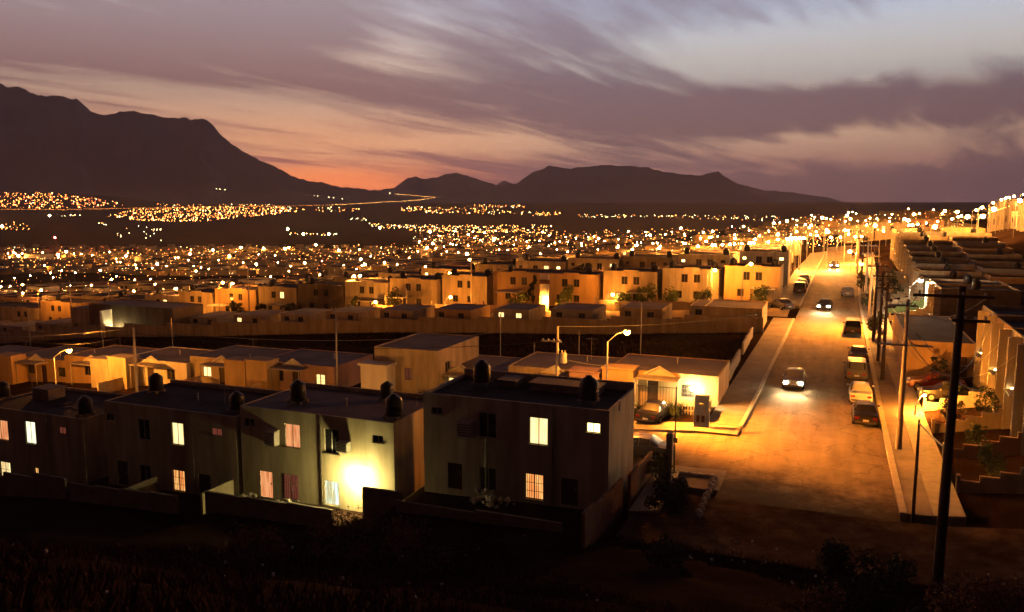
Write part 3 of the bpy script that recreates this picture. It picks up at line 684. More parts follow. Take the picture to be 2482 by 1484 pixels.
# end building of the walled row, blank side to the field
house(-14.5, 100.4, 7.0, 8.2, tz(-11, 104), 2.95, M['tan'], 'blank-walled building at the road end of the perimeter wall', 'house', RW, [], roof='roofl', par=.15, name='single_storey_house')
u, _ = onV(215, 740, 101.5); zb = tz(u, 101.5)
e = house(u, 101.5, 19, 7, zb, 6.0, M['darktan'], 'brown two-storey building with a brightly lit recess in its side', 'house', None, [('f', 3.2, 5.6, .9, 4.9, 'window', M['lit_bright'])][:0], roof='roofl', par=.12)
m = MB(); m.box(5.2, 9.6, -2.4, -.02, .3, .5); m.box(5.2, 5.4, -2.4, -.02, .5, 5.2); m.build('porch', M['white'], e)
wall_lamp(u + 7.2, 101.4, zb + 1.6, 'bright white porch lamp low on the brown building', (1, .7, .3), 500, M['bulbpale'], .6, .2)

# --- tall rows
def tall_row(rn, V, specs, rowname, zoff=0., lod=1, H=5.6, cnt=None, depth=8.0):
    """specs: (xd0, xd1, material, extra) measured along the fronts"""
    n = 0
    for (a, b, m, lit) in specs:
        u0, _ = onV(a, 700, V); u1, _ = onV(b, 700, V); w = u1 - u0; z = tz((u0 + u1) / 2, V) + zoff; n += 1
        nw = max(2, round(w / 2.6)); ops = []
        two = w > 12
        half = w / 2 if two else w
        for hh in range(2 if two else 1):
            for q, (fx, lv) in enumerate(((.40, 1), (.62, 1), (.30, 0), (.62, 0))):
                if rn == 5 and lv == 0: continue
                x = hh * half + fx * half
                L = lit and (q in lit) and hh == 0
                ops.append(('f', x - .5, x + .5, (3.45 if lv else .95), (4.75 if lv else 2.1), 'window', M['lit_win'] if L else None))
            if rn == 5:
                x = hh * half + .86 * half; ops.append(('f', x - .4, x + .4, 4.1, 4.7, 'window', M['lit_bright'] if lit and 8 in lit else None))
                x = hh * half + .1 * half; ops.append(('f', x - .35, x + .35, 4.1, 4.7, 'window', M['lit_bright'] if lit and 9 in lit else None))
        house(u0, V, w, depth, z, H, M[m], 'two-storey house, %s from the main road in the %s' % (ordn(n), rowname), 'house', 'two-storey houses of the %s' % rowname, ops, roof='roof', par=.25, bump=[(half * .38, half * .66, .22)] + ([(half + half * .38, half + half * .66, .22)] if two else []) if rn == 4 else None)
        for q, fx in enumerate((.12, .88)):
            tank(u0 + w * fx, V + depth * .35, z + H - .25, 'black tank, %s end of the %s house roof, %s' % (('downhill', 'uphill')[q], ordn(n), rowname), .95)
R4 = [(1755, 1890, 'ochre', ()), (1605, 1741, 'cream', ()), (1462, 1592, 'tan', (2,)), (1195, 1447, 'ochre', ()), (1072, 1180, 'tan', ()), (945, 1058, 'tan', ()), (836, 940, 'cream', ()), (722, 832, 'darktan', ()), (626, 718, 'tan', (1,)),
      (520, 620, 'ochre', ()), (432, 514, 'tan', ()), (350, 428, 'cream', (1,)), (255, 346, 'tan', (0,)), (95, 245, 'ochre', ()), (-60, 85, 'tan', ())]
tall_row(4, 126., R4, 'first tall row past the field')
R5 = [(1790, 1908, 'cream', (8, 9)), (1642, 1768, 'cream', (9,)), (1508, 1628, 'darktan', ()), (1376, 1500, 'tan', (8,)), (1250, 1370, 'tan', (1, 8)), (1152, 1246, 'darktan', (8,)), (1022, 1146, 'tan', (9,)), (918, 1018, 'tan', ()), (810, 912, 'darktan', ()),
      (715, 805, 'cream', (1, 8)), (636, 712, 'darktan', (1,)), (556, 632, 'tan', ()), (440, 550, 'cream', ()), (358, 435, 'tan', (8,)), (270, 352, 'tan', ())]
tall_row(5, 147., R5, 'second tall row past the field', zoff=.5)

# generic farther houses: shared meshes, one top-level thing each
def variant(k):
    rnd = random.Random(k); w = rnd.choice([8.4, 9, 9.6]); H = 5.5 if k % 3 else 3.0; D = 7.5
    a = MB(); a.box(0, w, 0, D, -3, H - .25)
    for q in ((0, w, 0, .15), (0, w, D - .15, D), (0, .15, .15, D - .15), (w - .15, w, .15, D - .15)): a.box(*q, H - .25, H)
    wall = a.mesh('wall', M[['tan', 'cream', 'ochre', 'darktan', 'grey', 'tan', 'white', 'pink'][k % 8]])
    r = MB(); r.box(.15, w - .15, .15, D - .15, H - .3, H - .22); roof = r.mesh('roof', M['roof'])
    ws = []
    for j in range(3 if H > 4 else 2):
        b = MB(); x = w * (.25 + .25 * j); z0 = (H - 2.2) if j < 2 or H < 4 else 1.0
        b.box(x - .5, x + .5, -.04, .02, z0, z0 + 1.2); b.box(x - .44, x + .44, -.05, -.04, z0 + .06, z0 + 1.14, 1)
        ws.append(b.mesh('window', [M['frame'], M['lit_win'] if (k * 7 + j * 3) % 5 == 0 else M['glass']]))
    return wall, roof, ws, w, H
VARS = [variant(k) for k in range(16)]
def far_house(U, V, z, k, lab, grp, s=1., rot=0.):
    wall, roof, ws, w, H = VARS[k % 16]; e = empty('two_storey_house' if H > 4 else 'single_storey_house', U, V, z, lab, 'house', grp, rot)
    link('wall', wall, e); link('roof', roof, e)
    for q in ws: link('window', q, e)
    return e, w, H
nfar = 0
def visible(U, V):
    X = U * ct + V * st; Y = -U * st + V * ct
    return Y > 0 and -.70 < X / Y < .70
rows_far = [(170, 'third'), (181, 'fourth'), (203, 'fifth'), (214, 'sixth'), (238, 'seventh'), (249, 'eighth'), (274, 'ninth'), (285, 'tenth'), (312, 'eleventh'), (323, 'twelfth')]
for ri, (V, rname) in enumerate(rows_far):
    U = -8.5 if V < 260 else 40; n = 0
    while visible(U, V) and nfar < 235:
        k = random.randrange(16); w = VARS[k][3]; U -= w + random.choice([.3, .3, 1.5])
        if random.random() < .06 or (-7 < U + w < 6): U -= 4 if U > 6 else 9; continue
        n += 1; nfar += 1
        far_house(U, V + random.uniform(-.8, .8), tz(U, V), k, '%s, %s from the main road in the %s row past the field' % ('small town house', ordn(n), rname), 'town houses of the %s row past the field' % rname)

# --- houses on the uphill side of the road
def uphill(V, L, z, H, wall, lab, grp, lit=None, U=12.1, D=8.0, tank_lab=None, fins=True, name='two_storey_house'):
    e = house(U, V, D, L, z, H, wall, lab, 'house', grp,
        [('l', L * .62, L * .62 + .7, 3.6, 5.1, 'window', None), ('l', L * .18, L * .18 + 1.0, 3.7, 4.9, 'window', None), ('l', L * .62, L * .62 + .95, .15, 2.25, 'door', None), ('l', L * .15, L * .15 + 1.3, .9, 2.2, 'barred', lit)] if H > 4.5 else
        [('l', L * .6, L * .6 + .95, .1, 2.2, 'door', None), ('l', L * .15, L * .15 + 1.3, .9, 2.1, 'window', lit)], roof='roof', par=.3, name=name, detail=1)
    if fins:
        f = MB()
        for y in (.0, L * .48): f.box(-.75, -.01, y, y + .28, -1, H - .15)
        f.box(-.9, -.01, L * .1, L * .42, 2.5, 2.62)
        f.build('pilaster', M['cream'], e)
    if tank_lab: tank(U + 4, V + L * .5, z + H - .3, tank_lab, .9)
    return e
UA = 'row houses facing the parked cars'
for i in range(5):
    V = 46.5 + i * 6.2; uphill(V, 6.15, tz(12, V + 3) + .2, 6.2, M[['tan', 'ochre', 'tan', 'ochre', 'tan'][i]], 'tall row house with projecting pilasters, %s along the pavement from the dark cross street' % ordn(i + 1), UA, M['lit_win'] if i in (1, 3) else None, tank_lab='black tank atop the %s pilastered row house' % ordn(i + 1))
UB = 'row houses past the wide blank wall'
e = house(6.6, 77.8, 5.3, 18, tz(9, 80) - .1, 3.5, M['ochre'], 'single-storey building with a wide blank lit wall behind the parked cars', 'house', None, [('f', 3.6, 4.7, .2, 2.3, 'door', None)], roof='roof', par=.1, name='single_storey_house')
for i in range(2):
    V = 105 + i * 6.6; uphill(V, 6.55, 1.5, 6.0, M['darktan' if i == 0 else 'tan'], 'brown row house with a blank gable wall, %s past the wide blank wall' % ordn(i + 1), UB, None, tank_lab='black tank on the %s brown row house past the wide wall' % ordn(i + 1))
UC = 'stepped row houses climbing the slope'
for i in range(10):
    V = 125 + i * 6.4; uphill(V, 6.3, .95 + i * .58, 6.0, M[['darktan', 'tan', 'grey'][i % 3]], 'row house in the long stepped terrace, %s unit from its lower end' % ordn(i + 1), UC, M['lit_win'] if i == 4 else None, tank_lab='black tank on the %s unit of the long stepped terrace' % ordn(i + 1))
# second and third uphill streets
u2 = 'houses of the second uphill street'
n = 0
for i in range(11):
    V = 112 + i * 6.9; house(20.4, V, 7.4, 6.8, .95 + .09 * (V - 118), 5.7, M[['darktan', 'tan', 'ochre', 'grey'][i % 4]], 'house backing onto the long stepped terrace, %s from its lower end' % ordn(i + 1), 'house', 'houses backing onto the stepped terrace', [('f', 2.6, 3.6, 3.6, 4.8, 'window', None)], roof='roof', par=.3)
    if i % 2: tank(25, V + 2, .95 + .09 * (V - 118) + 5.4, 'black tank, %s roof backing onto the long stepped terrace' % ordn(i + 1), .9)
for (U, V0, V1, stp) in ((34, 84, 225, 6.8), (42.5, 104, 250, 7.0), (56, 124, 300, 7.4), (68, 150, 330, 8)):
    V = V0
    while V < V1:
        if visible(U, V) and random.random() > .08:
            n += 1; z = tz(U, V) + .3; H = 5.8 if random.random() < .75 else 3.2
            if n <= 24: uphill(V, stp - .1, z, H, M[random.choice(['tan', 'darktan', 'ochre', 'cream'])], 'uphill house standing %s in the terraces above the stepped row' % ordn(n), u2, None, U=U, D=8, fins=(n % 3 == 0), tank_lab='black tank on the roof of the %s house in the upper terraces' % ordn(n), name='two_storey_house' if H > 4.5 else 'single_storey_house')
            elif nfar < 290:
                nfar += 1; e, w, hh = far_house(U, V, z, random.randrange(16), 'small house standing %s in the terraces above the stepped row' % ordn(n), u2)
        V += stp
# a white canopy catching the light in the upper street
mb = MB(); mb.box(-2.6, 2.6, -2, 2, 2.7, 2.82)
for a in (-2.4, 2.4):
    for b in (-1.8, 1.8): mb.tube([(a, b, 0), (a, b, 2.7)], .06)
U, V = 29.5, 118; o = mb.build('car_port', M['white']); place(o, U, V, tz(U, V)); tag(o, 'white flat canopy on posts between the uphill houses', 'canopy')

# --- stepped garden walls on the uphill side
SG = 'stepped garden walls on the uphill side'
sm = ['tan', 'ochre', 'tan', 'cream', 'tan', 'ochre', 'cream', 'olive', 'white', 'white', 'olive', 'leafm', 'tan', 'tan']
for i in range(18):
    V = 49.6 + i * 6.2
    if 72 < V < 98: continue
    mb = MB(); z0 = tz(7.2, V)
    for j in range(5):
        a = 7.3 + j * .96; mb.box(a, a + .962, 0, .2, tz(a, V) - z0 - .6, .75 + j * .36)
    mb.box(7.12, 7.3, -.06, .26, -.5, 1.05)
    o = mb.build('stepped_wall', M[sm[i % 14]]); o.data.transform(Matrix.Translation((-7.2, 0, 0))); place(o, 7.2, V, z0)
    tag(o, 'stepped garden wall climbing to the houses, %s from the cross street' % ordn(i + 1), 'wall', SG)

# ------------------------------------------------------------------ more life on roofs, walls and yards
def pipe(U, V, z0, z1, lab, m='frame', r=.035, grp='drainpipes on the dark duplexes'):
    mb = MB(); mb.tube([(0, -.06, 0), (0, -.06, z1 - z0 - .2), (0, -.02, z1 - z0)], r, 6); o = mb.build('drainpipe', M[m]); place(o, U, V, z0); tag(o, lab, 'pipe', grp)
for (xd, V, z0, z1, lab) in [(1178, 42, Z4, 3.6, 'thin conduit below the air conditioner of the corner duplex'), (1340, 42, Z4, 5.8, 'drainpipe between the cream window and the small bright window'), (780, 42.5, Z3, 3.6, 'drainpipe down the middle of the lamp-lit duplex'), (470, 42.5, Z2, 2.8, 'drainpipe past the amber curtain of the brown duplex'), (120, 42.5, Z1, 1.1, 'drainpipe down the lowest dark duplex')]:
    u, _ = onV(xd, 1100, V); pipe(u, V, z0, z1, lab)
def antenna(U, V, z, h, lab):
    mb = MB(); mb.tube([(0, 0, 0), (0, 0, h)], .02, 5); mb.tube([(-.5, 0, h * .93), (.5, 0, h * .93)], .012, 4)
    for k in range(5): mb.tube([(-.45 + k * .22, -.22 + .02 * k, h * .93), (-.45 + k * .22, .22 - .02 * k, h * .93)], .008, 4)
    o = mb.build('roof_antenna', M['metal']); place(o, U, V, z); tag(o, lab, 'antenna', 'roof antennas')
def vent(U, V, z, lab):
    mb = MB(); mb.tube([(0, 0, 0), (0, 0, .5)], .05, 8); mb.tube([(0, 0, .5), (0, 0, .56)], .09, 8); o = mb.build('roof_vent', M['ac']); place(o, U, V, z); tag(o, lab, 'vent', 'pale vent pipes on the dark roofs')
for (xd, V, z, h, lab) in [(80, 44, 1.15, 2.6, 'antenna rising from the lowest dark duplex'), (545, 45, 2.75, 1.4, 'low antenna on the brown duplex near its corner tank'), (1010, 47, 3.7, 2.2, 'antenna by the back edge of the lamp-lit duplex'), (1085, 46, 5.7, 1.6, 'bare antenna at the end of the corner duplex roof')]:
    u, _ = onV(xd, 960, V); antenna(u, V, z, h, lab)
for (xd, V, z, lab) in [(1502, 43.6, 5.7, 'pale vent pipe at the corner of the highest dark roof'), (840, 45, 3.75, 'pale vent pipe between the tanks of the lamp-lit duplex'), (480, 45.5, 2.8, 'pale vent pipe on the brown duplex roof')]:
    u, _ = onV(xd, 970, V); vent(u, V, z, lab)
# pale pillar with a red band lit by a yard lamp
u, _ = onV(1320, 700, 120.6); zb = tz(u, 120.6); e = empty('advertising_pillar', u, 120.6, zb, 'white pillar with a dark red band, lit from below by a yard lamp', 'pillar')
_, zt = onV(1320, 665, 120.6); h = zt - zb; mb = MB(); mb.box(-.75, .75, -.2, .2, 0, h * .74); mb.build('shaft', M['white'], e); mb = MB(); mb.box(-.8, .8, -.25, .25, h * .74, h * .86); mb.build('band', M['brick'], e); mb = MB(); mb.box(-.72, .72, -.2, .2, h * .86, h); mb.build('cap', M['white'], e)
# yard walls, porches and canopies before the first tall row
rnd = random.Random(21)
for i, (a, b, m, lit) in enumerate(R4):
    u0, _ = onV(a, 700, 126); u1, _ = onV(b, 700, 126); z = tz((u0 + u1) / 2, 124)
    mb = MB(); mb.box(0, u1 - u0, 0, .15, -.6, .9 + .3 * (i % 3))
    for q in (0, u1 - u0 - .3): mb.box(q, q + .3, -.06, .21, -.6, 1.5 + .3 * (i % 3))
    o = mb.build('front_wall', M[['cream', 'ochre', 'tan', 'pink'][i % 4]]); place(o, u0, 121.2, tz(u0 + 3, 121.2)); tag(o, 'front yard wall of the %s house, first tall row past the field' % ordn(i + 1), 'wall', 'front yard walls of the first tall row')
    if i % 3 != 1:
        e = empty('yard_canopy', u0 + (u1 - u0) * (.1 if i % 2 else .5), 122.6, z, 'flat canopy over the yard of the %s house, first tall row' % ordn(i + 1), 'canopy', 'yard canopies of the first tall row')
        c = MB(); w = 3.6; c.box(0, w, 0, 3.3, 2.45, 2.6); c.build('slab', M['white' if i % 2 else 'concrete'], e)
        for q in (.1, w - .1): c = MB(); c.tube([(q, .1, -.3), (q, .1, 2.45)], .07, 6); c.build('post', M['concrete'], e)

# added lamps between the tall rows, brightening the second, and clutter on the low roofs
for i, xd in enumerate((1690, 1540, 1400, 1230, 1110, 980, 860, 700, 480)):
    u, _ = onV(xd, 640, 134.6); z = tz(u, 134.6) + 3.1
    wall_lamp(u, 146.9, tz(u, 146) + 3.4, 'added yard lamp on the %s back wall between the two tall rows' % ordn(i + 1), (1, .34, .05), 900, M['bulb'], .5, .13)
rnd = random.Random(5)
for i, (u0, w) in enumerate(lows):
    if i in (3,): continue
    z = tz(u0 + w / 2, 65) + 2.8
    vent(u0 + rnd.uniform(2, 7), 67 + rnd.uniform(0, 3), z, 'vent pipe on the %s low-row roof from the road' % ordn(i + 1))
    if i % 2: antenna(u0 + rnd.uniform(1, 8), 70.5, z, rnd.uniform(1.2, 2.4), 'antenna on the %s low-row roof from the road' % ordn(i + 1))

# added lamps, hidden behind the dark row, to light the low row opposite
for i, (uu, zz) in enumerate(((-30.5, .6), (-41.5, 0), (-46.5, -.2), (-57, -1.6))):
    e = wall_lamp(uu, 49.3, zz, 'added street-side lamp hidden behind the dark row, %s from the corner duplex' % ordn(i + 1), (1, .36, .05), 900, M['bulb'], .5, .09); e.rotation_euler = (0, 0, -TH + math.pi)
# ------------------------------------------------------------------ plants
def leaves(mb, c, r, n, s, flat=.8):
    for _ in range(n):
        d = Vector((random.gauss(0, 1), random.gauss(0, 1), random.gauss(0, flat))).normalized() * r * random.random() ** .45
        p = Vector(c) + d; a = Vector((random.gauss(0, 1), random.gauss(0, 1), random.gauss(0, 1))).normalized(); b = a.orthogonal().normalized(); q = s * random.uniform(.6, 1.4)
        mb.poly([p - a * q, p + b * q * .45, p + a * q, p - b * q * .45])
def tree(name, U, V, h, r, lab, leaf='leafm', z=None, trunk=.35, n=9, k=110, s=.13, shape=1., cat='tree', group=None):
    z = tz(U, V) if z is None else z; e = empty(name, U, V, z - .05, lab, cat, group); t = MB(); c = MB(); rnd = random
    t.tube([(0, 0, 0), (.05, 0, h * trunk), (.1, .1, h * .75)], [.05 * h ** .6, .035 * h ** .6, .015], 6)
    for i in range(n):
        a = rnd.uniform(0, 6.28); zz = h * (trunk + (1 - trunk) * (i + .5) / n); rr = r * (1 - .55 * abs((i + .5) / n - .4)) * rnd.uniform(.35, .8) * shape
        p = (math.cos(a) * rr, math.sin(a) * rr, zz); t.tube([(0, 0, zz * .7), p], [.03, .012], 4); leaves(c, p, r * rnd.uniform(.32, .55), k, s)
    t.build('trunk', M['bark'], e); c.build('crown', M[leaf], e); return e
TG = 'yard trees and bushes before the first tall row'
for i, (xd, h, r, leaf, lab) in enumerate([(1362, 3.6, 2.2, 'leafm', 'rounded bush before the ochre double house with the lamp-lit pillar'), (1500, 2.4, 2.0, 'leafm', 'lamp-lit low bush below the cream duplex'), (1566, 3.2, 2.0, 'leafm', 'greenish tree at the corner of the cream duplex'),
        (1700, 2.6, 1.8, 'leafd', 'dark bush before the duplex closest to the road'), (1838, 2.8, 1.8, 'leafm', 'bush beside the door of the house at the road corner'), (958, 3.6, 2.2, 'leafd', 'dark leafy tree under the street lamp by the double yard'),
        (852, 3.4, 1.0, 'leafd', 'narrow conifer before a tan house'), (700, 2.4, 1.5, 'leafd', 'dark bush beside the lit yellow yard'), (575, 3.2, 1.5, 'leafd', 'dark tree between two lit yards'), (1255, 2.6, 2.2, 'leafm', 'wide bush under the porch of the ochre double house'),
        (1290, 5.6, .7, 'leafd', 'tall thin cypress between two ochre houses'), (630, 2.6, 1.4, 'leafd', 'small round dark tree by the light pole'), (1620, 2.6, 2.0, 'leafm', 'pale green bush before the duplex with four windows')]):
    u, _ = onV(xd, 740, 121.5 + (i % 3)); tree('conifer' if 'conifer' in lab or 'cypress' in lab else 'bush' if 'bush' in lab else 'tree', u, 122 + (i % 3) * .8, h, r, lab, leaf, s=.2, k=70, group=TG, trunk=.25)
tree('tree', *onV(810, 660, 143)[:1], 143, 5, 2.6, 'dark tree rising between the first two tall rows', 'leafd', s=.25, k=90)
tree('tree', *onV(1420, 640, 143)[:1], 143, 5, 2.4, 'dark round tree behind the ochre double house', 'leafd', s=.25, k=90)
for i in range(3):
    V = 100 + i * 21; tree('tree', 5.0, V, random.uniform(2.6, 3.8), 1.2, 'small verge tree, %s along the uphill pavement' % ordn(i + 1), ['leafm', 'leafd'][i % 2], s=.16, k=70, group='small trees on the uphill verge')
for i, (V, uu) in enumerate([(57.5, 9.2), (63.9, 8.6), (64.2, 10.6), (70, 9.4), (52, 9.2), (76, 9.0), (131, 9.5), (138, 9), (146, 9.4)]):
    tree('bush', uu, V, 1.5 + .5 * (i % 3), .9, 'yard bush, %s between the stepped garden walls' % ordn(i + 1), ['leafm', 'leafd'][i % 2], s=.11, k=60, trunk=.2, cat='bush', group='yard bushes between the stepped walls')
tree('bush', -15.0, 62.2, 1.1, 1.2, 'bright green bush beside the parked dark car', 'leafm', s=.10, k=90, trunk=.1, cat='bush')
tree('bush', -11.0, 61.6, .9, .9, 'small lit bush at the foot of the meter pillar', 'leafm', s=.09, k=70, trunk=.1, cat='bush')
tree('bush', -9.0, 46.2, 1.6, 1.0, 'clipped bush at the top of the planting bed', 'leafm', s=.09, k=120, trunk=.1, cat='bush')
tree('bush', -7.6, 41.4, 1.5, 1.3, 'black bush at the foot of the planting bed', 'leafd', s=.10, k=160, trunk=.1, cat='bush')
tree('bush', -7.3, 43.6, .9, .9, 'low tangled bush in the middle of the planting bed', 'leafd', s=.09, k=120, trunk=.1, cat='bush')
# foreground hillside bushes, close to the viewer
def near_bush(xd, yd, h, r, lab, leaf, Y, n=10, k=150, s=.05):
    rr = ray(xd, yd); t = Y / rr[1]; U, V = G(rr[0] * t, Y); z = tz(U, V)
    ztop = CZ + rr[2] * t; return tree('bush', U, V, max(h, ztop - z), r, lab, leaf, s=s, k=k, trunk=.05, n=n, cat='bush', group='bushes on the dark slope')
near_bush(2350, 1400, 1.0, 1.1, 'reddish dry bush with fine leaves beside the tall dark pole', 'leafr', 20, n=16, k=260, s=.055)
near_bush(2455, 1400, 1.0, .8, 'reddish dry bush at the frame edge past the pole', 'leafr', 19, n=12, k=220, s=.05)
near_bush(1985, 1440, .8, .75, 'reddish dry bush low at the picture bottom', 'leafr', 17, n=12, k=220, s=.045)
near_bush(2060, 1335, 1.0, 1.2, 'black bush silhouetted against the dim road', 'leafd', 27, n=14, k=260, s=.07)
near_bush(2175, 1360, 1.0, 1.0, 'smaller black bush between the road and the tall pole', 'leafd', 26, n=12, k=220, s=.07)
near_bush(1620, 1330, .8, 1.2, 'dark scrub below the reddish block wall', 'leafd', 30, n=10, k=200, s=.07)
near_bush(820, 1275, .6, 1.6, 'faint reddish scrub below the yellow lamp', 'leafr', 32, n=10, k=200, s=.07)
near_bush(1010, 1270, .5, 1.6, 'dim scrub on the slope beneath the corner duplex', 'leafr', 31, n=10, k=200, s=.07)
near_bush(600, 1300, .6, 1.5, 'dim reddish scrub in the middle of the slope', 'leafr', 28, n=10, k=200, s=.06)
def tufts(name, n, fn, hmin, hmax, m, lab):
    mb = MB()
    for _ in range(n):
        U, V = fn(); z = tz(U, V) - .05; p = W(U, V, z)
        for q in range(5):
            a = random.uniform(0, 6.28); h = random.uniform(hmin, hmax); w = h * .07 + .012; d = Vector((math.cos(a), math.sin(a), 0)); t = p + d * h * random.uniform(.2, .7) + Vector((0, 0, h)); s = Vector((-d.y, d.x, 0)) * w
            n0 = len(mb.v); mb.v += [tuple(p - s), tuple(p + s), tuple(t)]; mb.f.append((n0, n0 + 1, n0 + 2)); mb.m.append(0)
    o = mb.build(name, m); tag(o, lab, kind='stuff')
def slope_pt():
    while True:
        Y = 5 + 36 * random.random() ** .8; X = random.uniform(-.7, .7) * Y; U, V = G(X, Y)
        if V < 38 or (V < 40.5 and U < -24): 
            if not (-11 < U and V > 37.2): return U, V
def gap_pt():
    while True:
        U = random.uniform(-14, 12); V = random.uniform(20, 36.8); p = W(U, V)
        if abs(p.x) < .72 * p.y: return U, V
tufts('dry_weeds', 16000, slope_pt, .08, .34, M['weed'], 'dry reddish weeds on the dark slope')
tufts('scrub_weeds', 7000, gap_pt, .08, .28, M['weed'], 'low dry scrub between the slope and the cross street')
tufts('field_weeds', 12000, lambda: (random.uniform(-125, -8.6), random.uniform(73, 99.5)), .12, .42, M['weed'], 'dry weeds over the vacant field')
# pale stones along the bed and litter on the slope
st_ = MB()
for k in range(46):
    t = k / 45; U = -5.9 + .1 * math.sin(k); V = 41.2 + t * 6.4; st_.ico(U, V, tz(U, V) + .1, random.uniform(.10, .2), jit=.25)
for k in range(14): U = -8 + k * .15; st_.ico(U, 47.7, tz(U, 47.7) + .1, random.uniform(.1, .18), jit=.25)
o = st_.build('stone_edging', M['stone']); o.rotation_euler = (0, 0, -TH); tag(o, 'whitewashed stones edging the planting bed', 'edging', kind='stuff')
lt = MB()
for _ in range(90):
    U, V = slope_pt(); lt.ico(U, V, tz(U, V) + .05, random.uniform(.03, .09), jit=.4)
for _ in range(50):
    U = random.uniform(-6, 14); V = random.uniform(33, 39); lt.ico(U, V, tz(U, V) + .05, random.uniform(.03, .1), jit=.4)
o = lt.build('litter', M['stone']); o.rotation_euler = (0, 0, -TH); tag(o, 'scraps of pale litter on the dark slope', kind='stuff')

# ------------------------------------------------------------------ poles, lamps, cables
def tie(o):
    return o
def pole(U, V, h, lab, m='polec', r=.14, arms=(), trafo=False, z=None, lean=0.):
    z = tz(U, V) if z is None else z; e = empty('utility_pole', U, V, z, lab, 'utility pole', None); a = MB(); a.tube([(0, 0, -.5), (lean * .5, 0, h / 2), (lean, 0, h)], [r * 1.25, r, r * .75], 9); a.build('post', M[m], e, True)
    for (zz, x0, x1) in arms:
        b = MB(); b.box(x0, x1, -.06 - r, .04 - r, zz - .06, zz + .06); ar = b.build('crossarm', M['wood' if m == 'wood' else 'metal'], e)
        for k in range(4):
            xx = x0 + (x1 - x0) * (k + .3) / 3.7; c = MB(); c.lathe([(.03, .06), (.06, .1), (.04, .14), (.06, .18), (.0, .2)], xx, -r, zz, 8); c.build('insulator', M['ac'], ar)
    if trafo:
        b = MB(); b.lathe([(0, 0), (.26, 0), (.28, .05), (.28, .75), (.22, .82), (0, .84)], .5, 0, h - 2.9, 14); t = b.build('transformer', M['ac'] if m != 'wood' else M['metal'], e, True)
        for q in (-.12, .12): c = MB(); c.lathe([(.03, 0), (.05, .08), (.03, .2), (0, .22)], .5 + q, 0, h - 2.1, 8); c.build('bushing', M['ac'], t)
    return e
U, V = -21.2, 63.9; U2, z2 = onV(1352, 740, 59.5)
pole(U2, 59.5, 7.6, 'concrete pole carrying a transformer behind the corner duplex', arms=[(6.4, -1.3, .4)], trafo=True, z=tz(U2, 59.5)); PT = (U2, 59.5, tz(U2, 59.5) + 7.6)
u3, z3 = onV(323, 795, 58.); pole(u3, 58., z3 - tz(u3, 58), 'pale concrete pole in front of the low lit row', r=.13); PL = (u3, 58., z3)
u4, z4 = onV(813, 745, 60.5); pole(u4, 60.5, z4 - tz(u4, 60.5), 'slender pole standing between low roofs and the dark row', m='metal', r=.07)
U, V = 4.95, 37.6; BP = pole(U, V, 13.0, 'tall dark wooden pole with wide crossarms beside the cross street', 'wood', .19, arms=[(12.6, -1.7, 1.3), (11.6, -.2, 1.2)], lean=.15); BPT = (U, V, tz(U, V) + 12.6)
U, V = 4.75, 57.7; pole(U, V, 10.2, 'pale concrete pole between the kerb and the stepped walls', 'polec', .16, arms=[(9.8, -1.2, .6), (7.2, -1.6, 1.6)]); CP = (U, V, tz(U, V) + 9.8)
RP = []
for i, (V, h, m, arms, tr) in enumerate([(79, 9.0, 'wood', [(8.5, -.9, .9)], False), (87, 9.2, 'wood', [(8.7, -.9, .9)], True), (98, 9, 'wood', [(8.6, -1, 1)], False), (112, 9, 'polec', [(8.5, -.9, .9)], False), (126, 9.3, 'polec', [(8.8, -1.2, 1.2), (7.6, -.8, .8)], False), (146, 9, 'wood', [(8.5, -1, 1)], False), (170, 9, 'polec', [(8.5, -1, 1)], False)]):
    U = 4.8; pole(U, V, h, 'street pole, %s along the uphill kerb beyond the pale concrete pole' % ordn(i + 1), m, .14, arms, tr); RP.append((U, V, tz(U, V) + arms[0][0]))
U, V = onZ(2215, 1220, 1.9); pole(U, V, 5.4, 'thin black post tied to the tall wooden pole', 'wood', .075); TP = (U, V, tz(U, V) + 5.2)
U, V = onZ(2160, 1100, 1.1)
for i, (xd, yt, V, lab) in enumerate([(68, 760, 72.5, 'thin grey mast above the low row, closest to the frame edge'), (245, 755, 72.8, 'thin grey mast between the orange lamp and the concrete pole'), (415, 770, 72.6, 'thin grey mast above the unlit brown duplex'), (1213, 760, 72.5, 'thin grey mast beside the tall lone house'),
        (1555, 735, 72.6, 'thin grey mast beside the orange lamp over the field'), (1404, 800, 73, 'thin grey mast joined by a bar to the transformer pole'), (1295, 830, 74, 'short thin mast in the vacant field')]):
    u, z = onV(xd, yt, V); zb = tz(u, V); mb = MB(); mb.tube([(0, 0, -.3), (0, 0, z - zb)], .045, 6); mb.box(-.12, .12, -.02, .02, z - zb - .4, z - zb - .34); o = mb.build('mast', M['metal']); place(o, u, V, zb); tag(o, lab, 'mast', 'thin grey masts by the vacant field')
for i, (xd, yt, V, lab) in enumerate([(1142, 605, 122.5, 'tall pale pole before the ochre double house, near a round tree'), (600, 655, 122.5, 'tall pale pole at the edge of the ochre house with three windows'), (168, 680, 121.5, 'tall pale pole before the long ochre house'), (985, 700, 121.5, 'short pale pole before a tan tall-row house'), (2080, 550, 190, 'distant pale pole beyond the last stepped houses'), (1726, 650, 123, 'tall pale pole under the brightest tall-row lamp')]):
    u, z = onV(xd, yt, V); pole(u, V, max(3, z - tz(u, V)), lab, 'polec', .13)
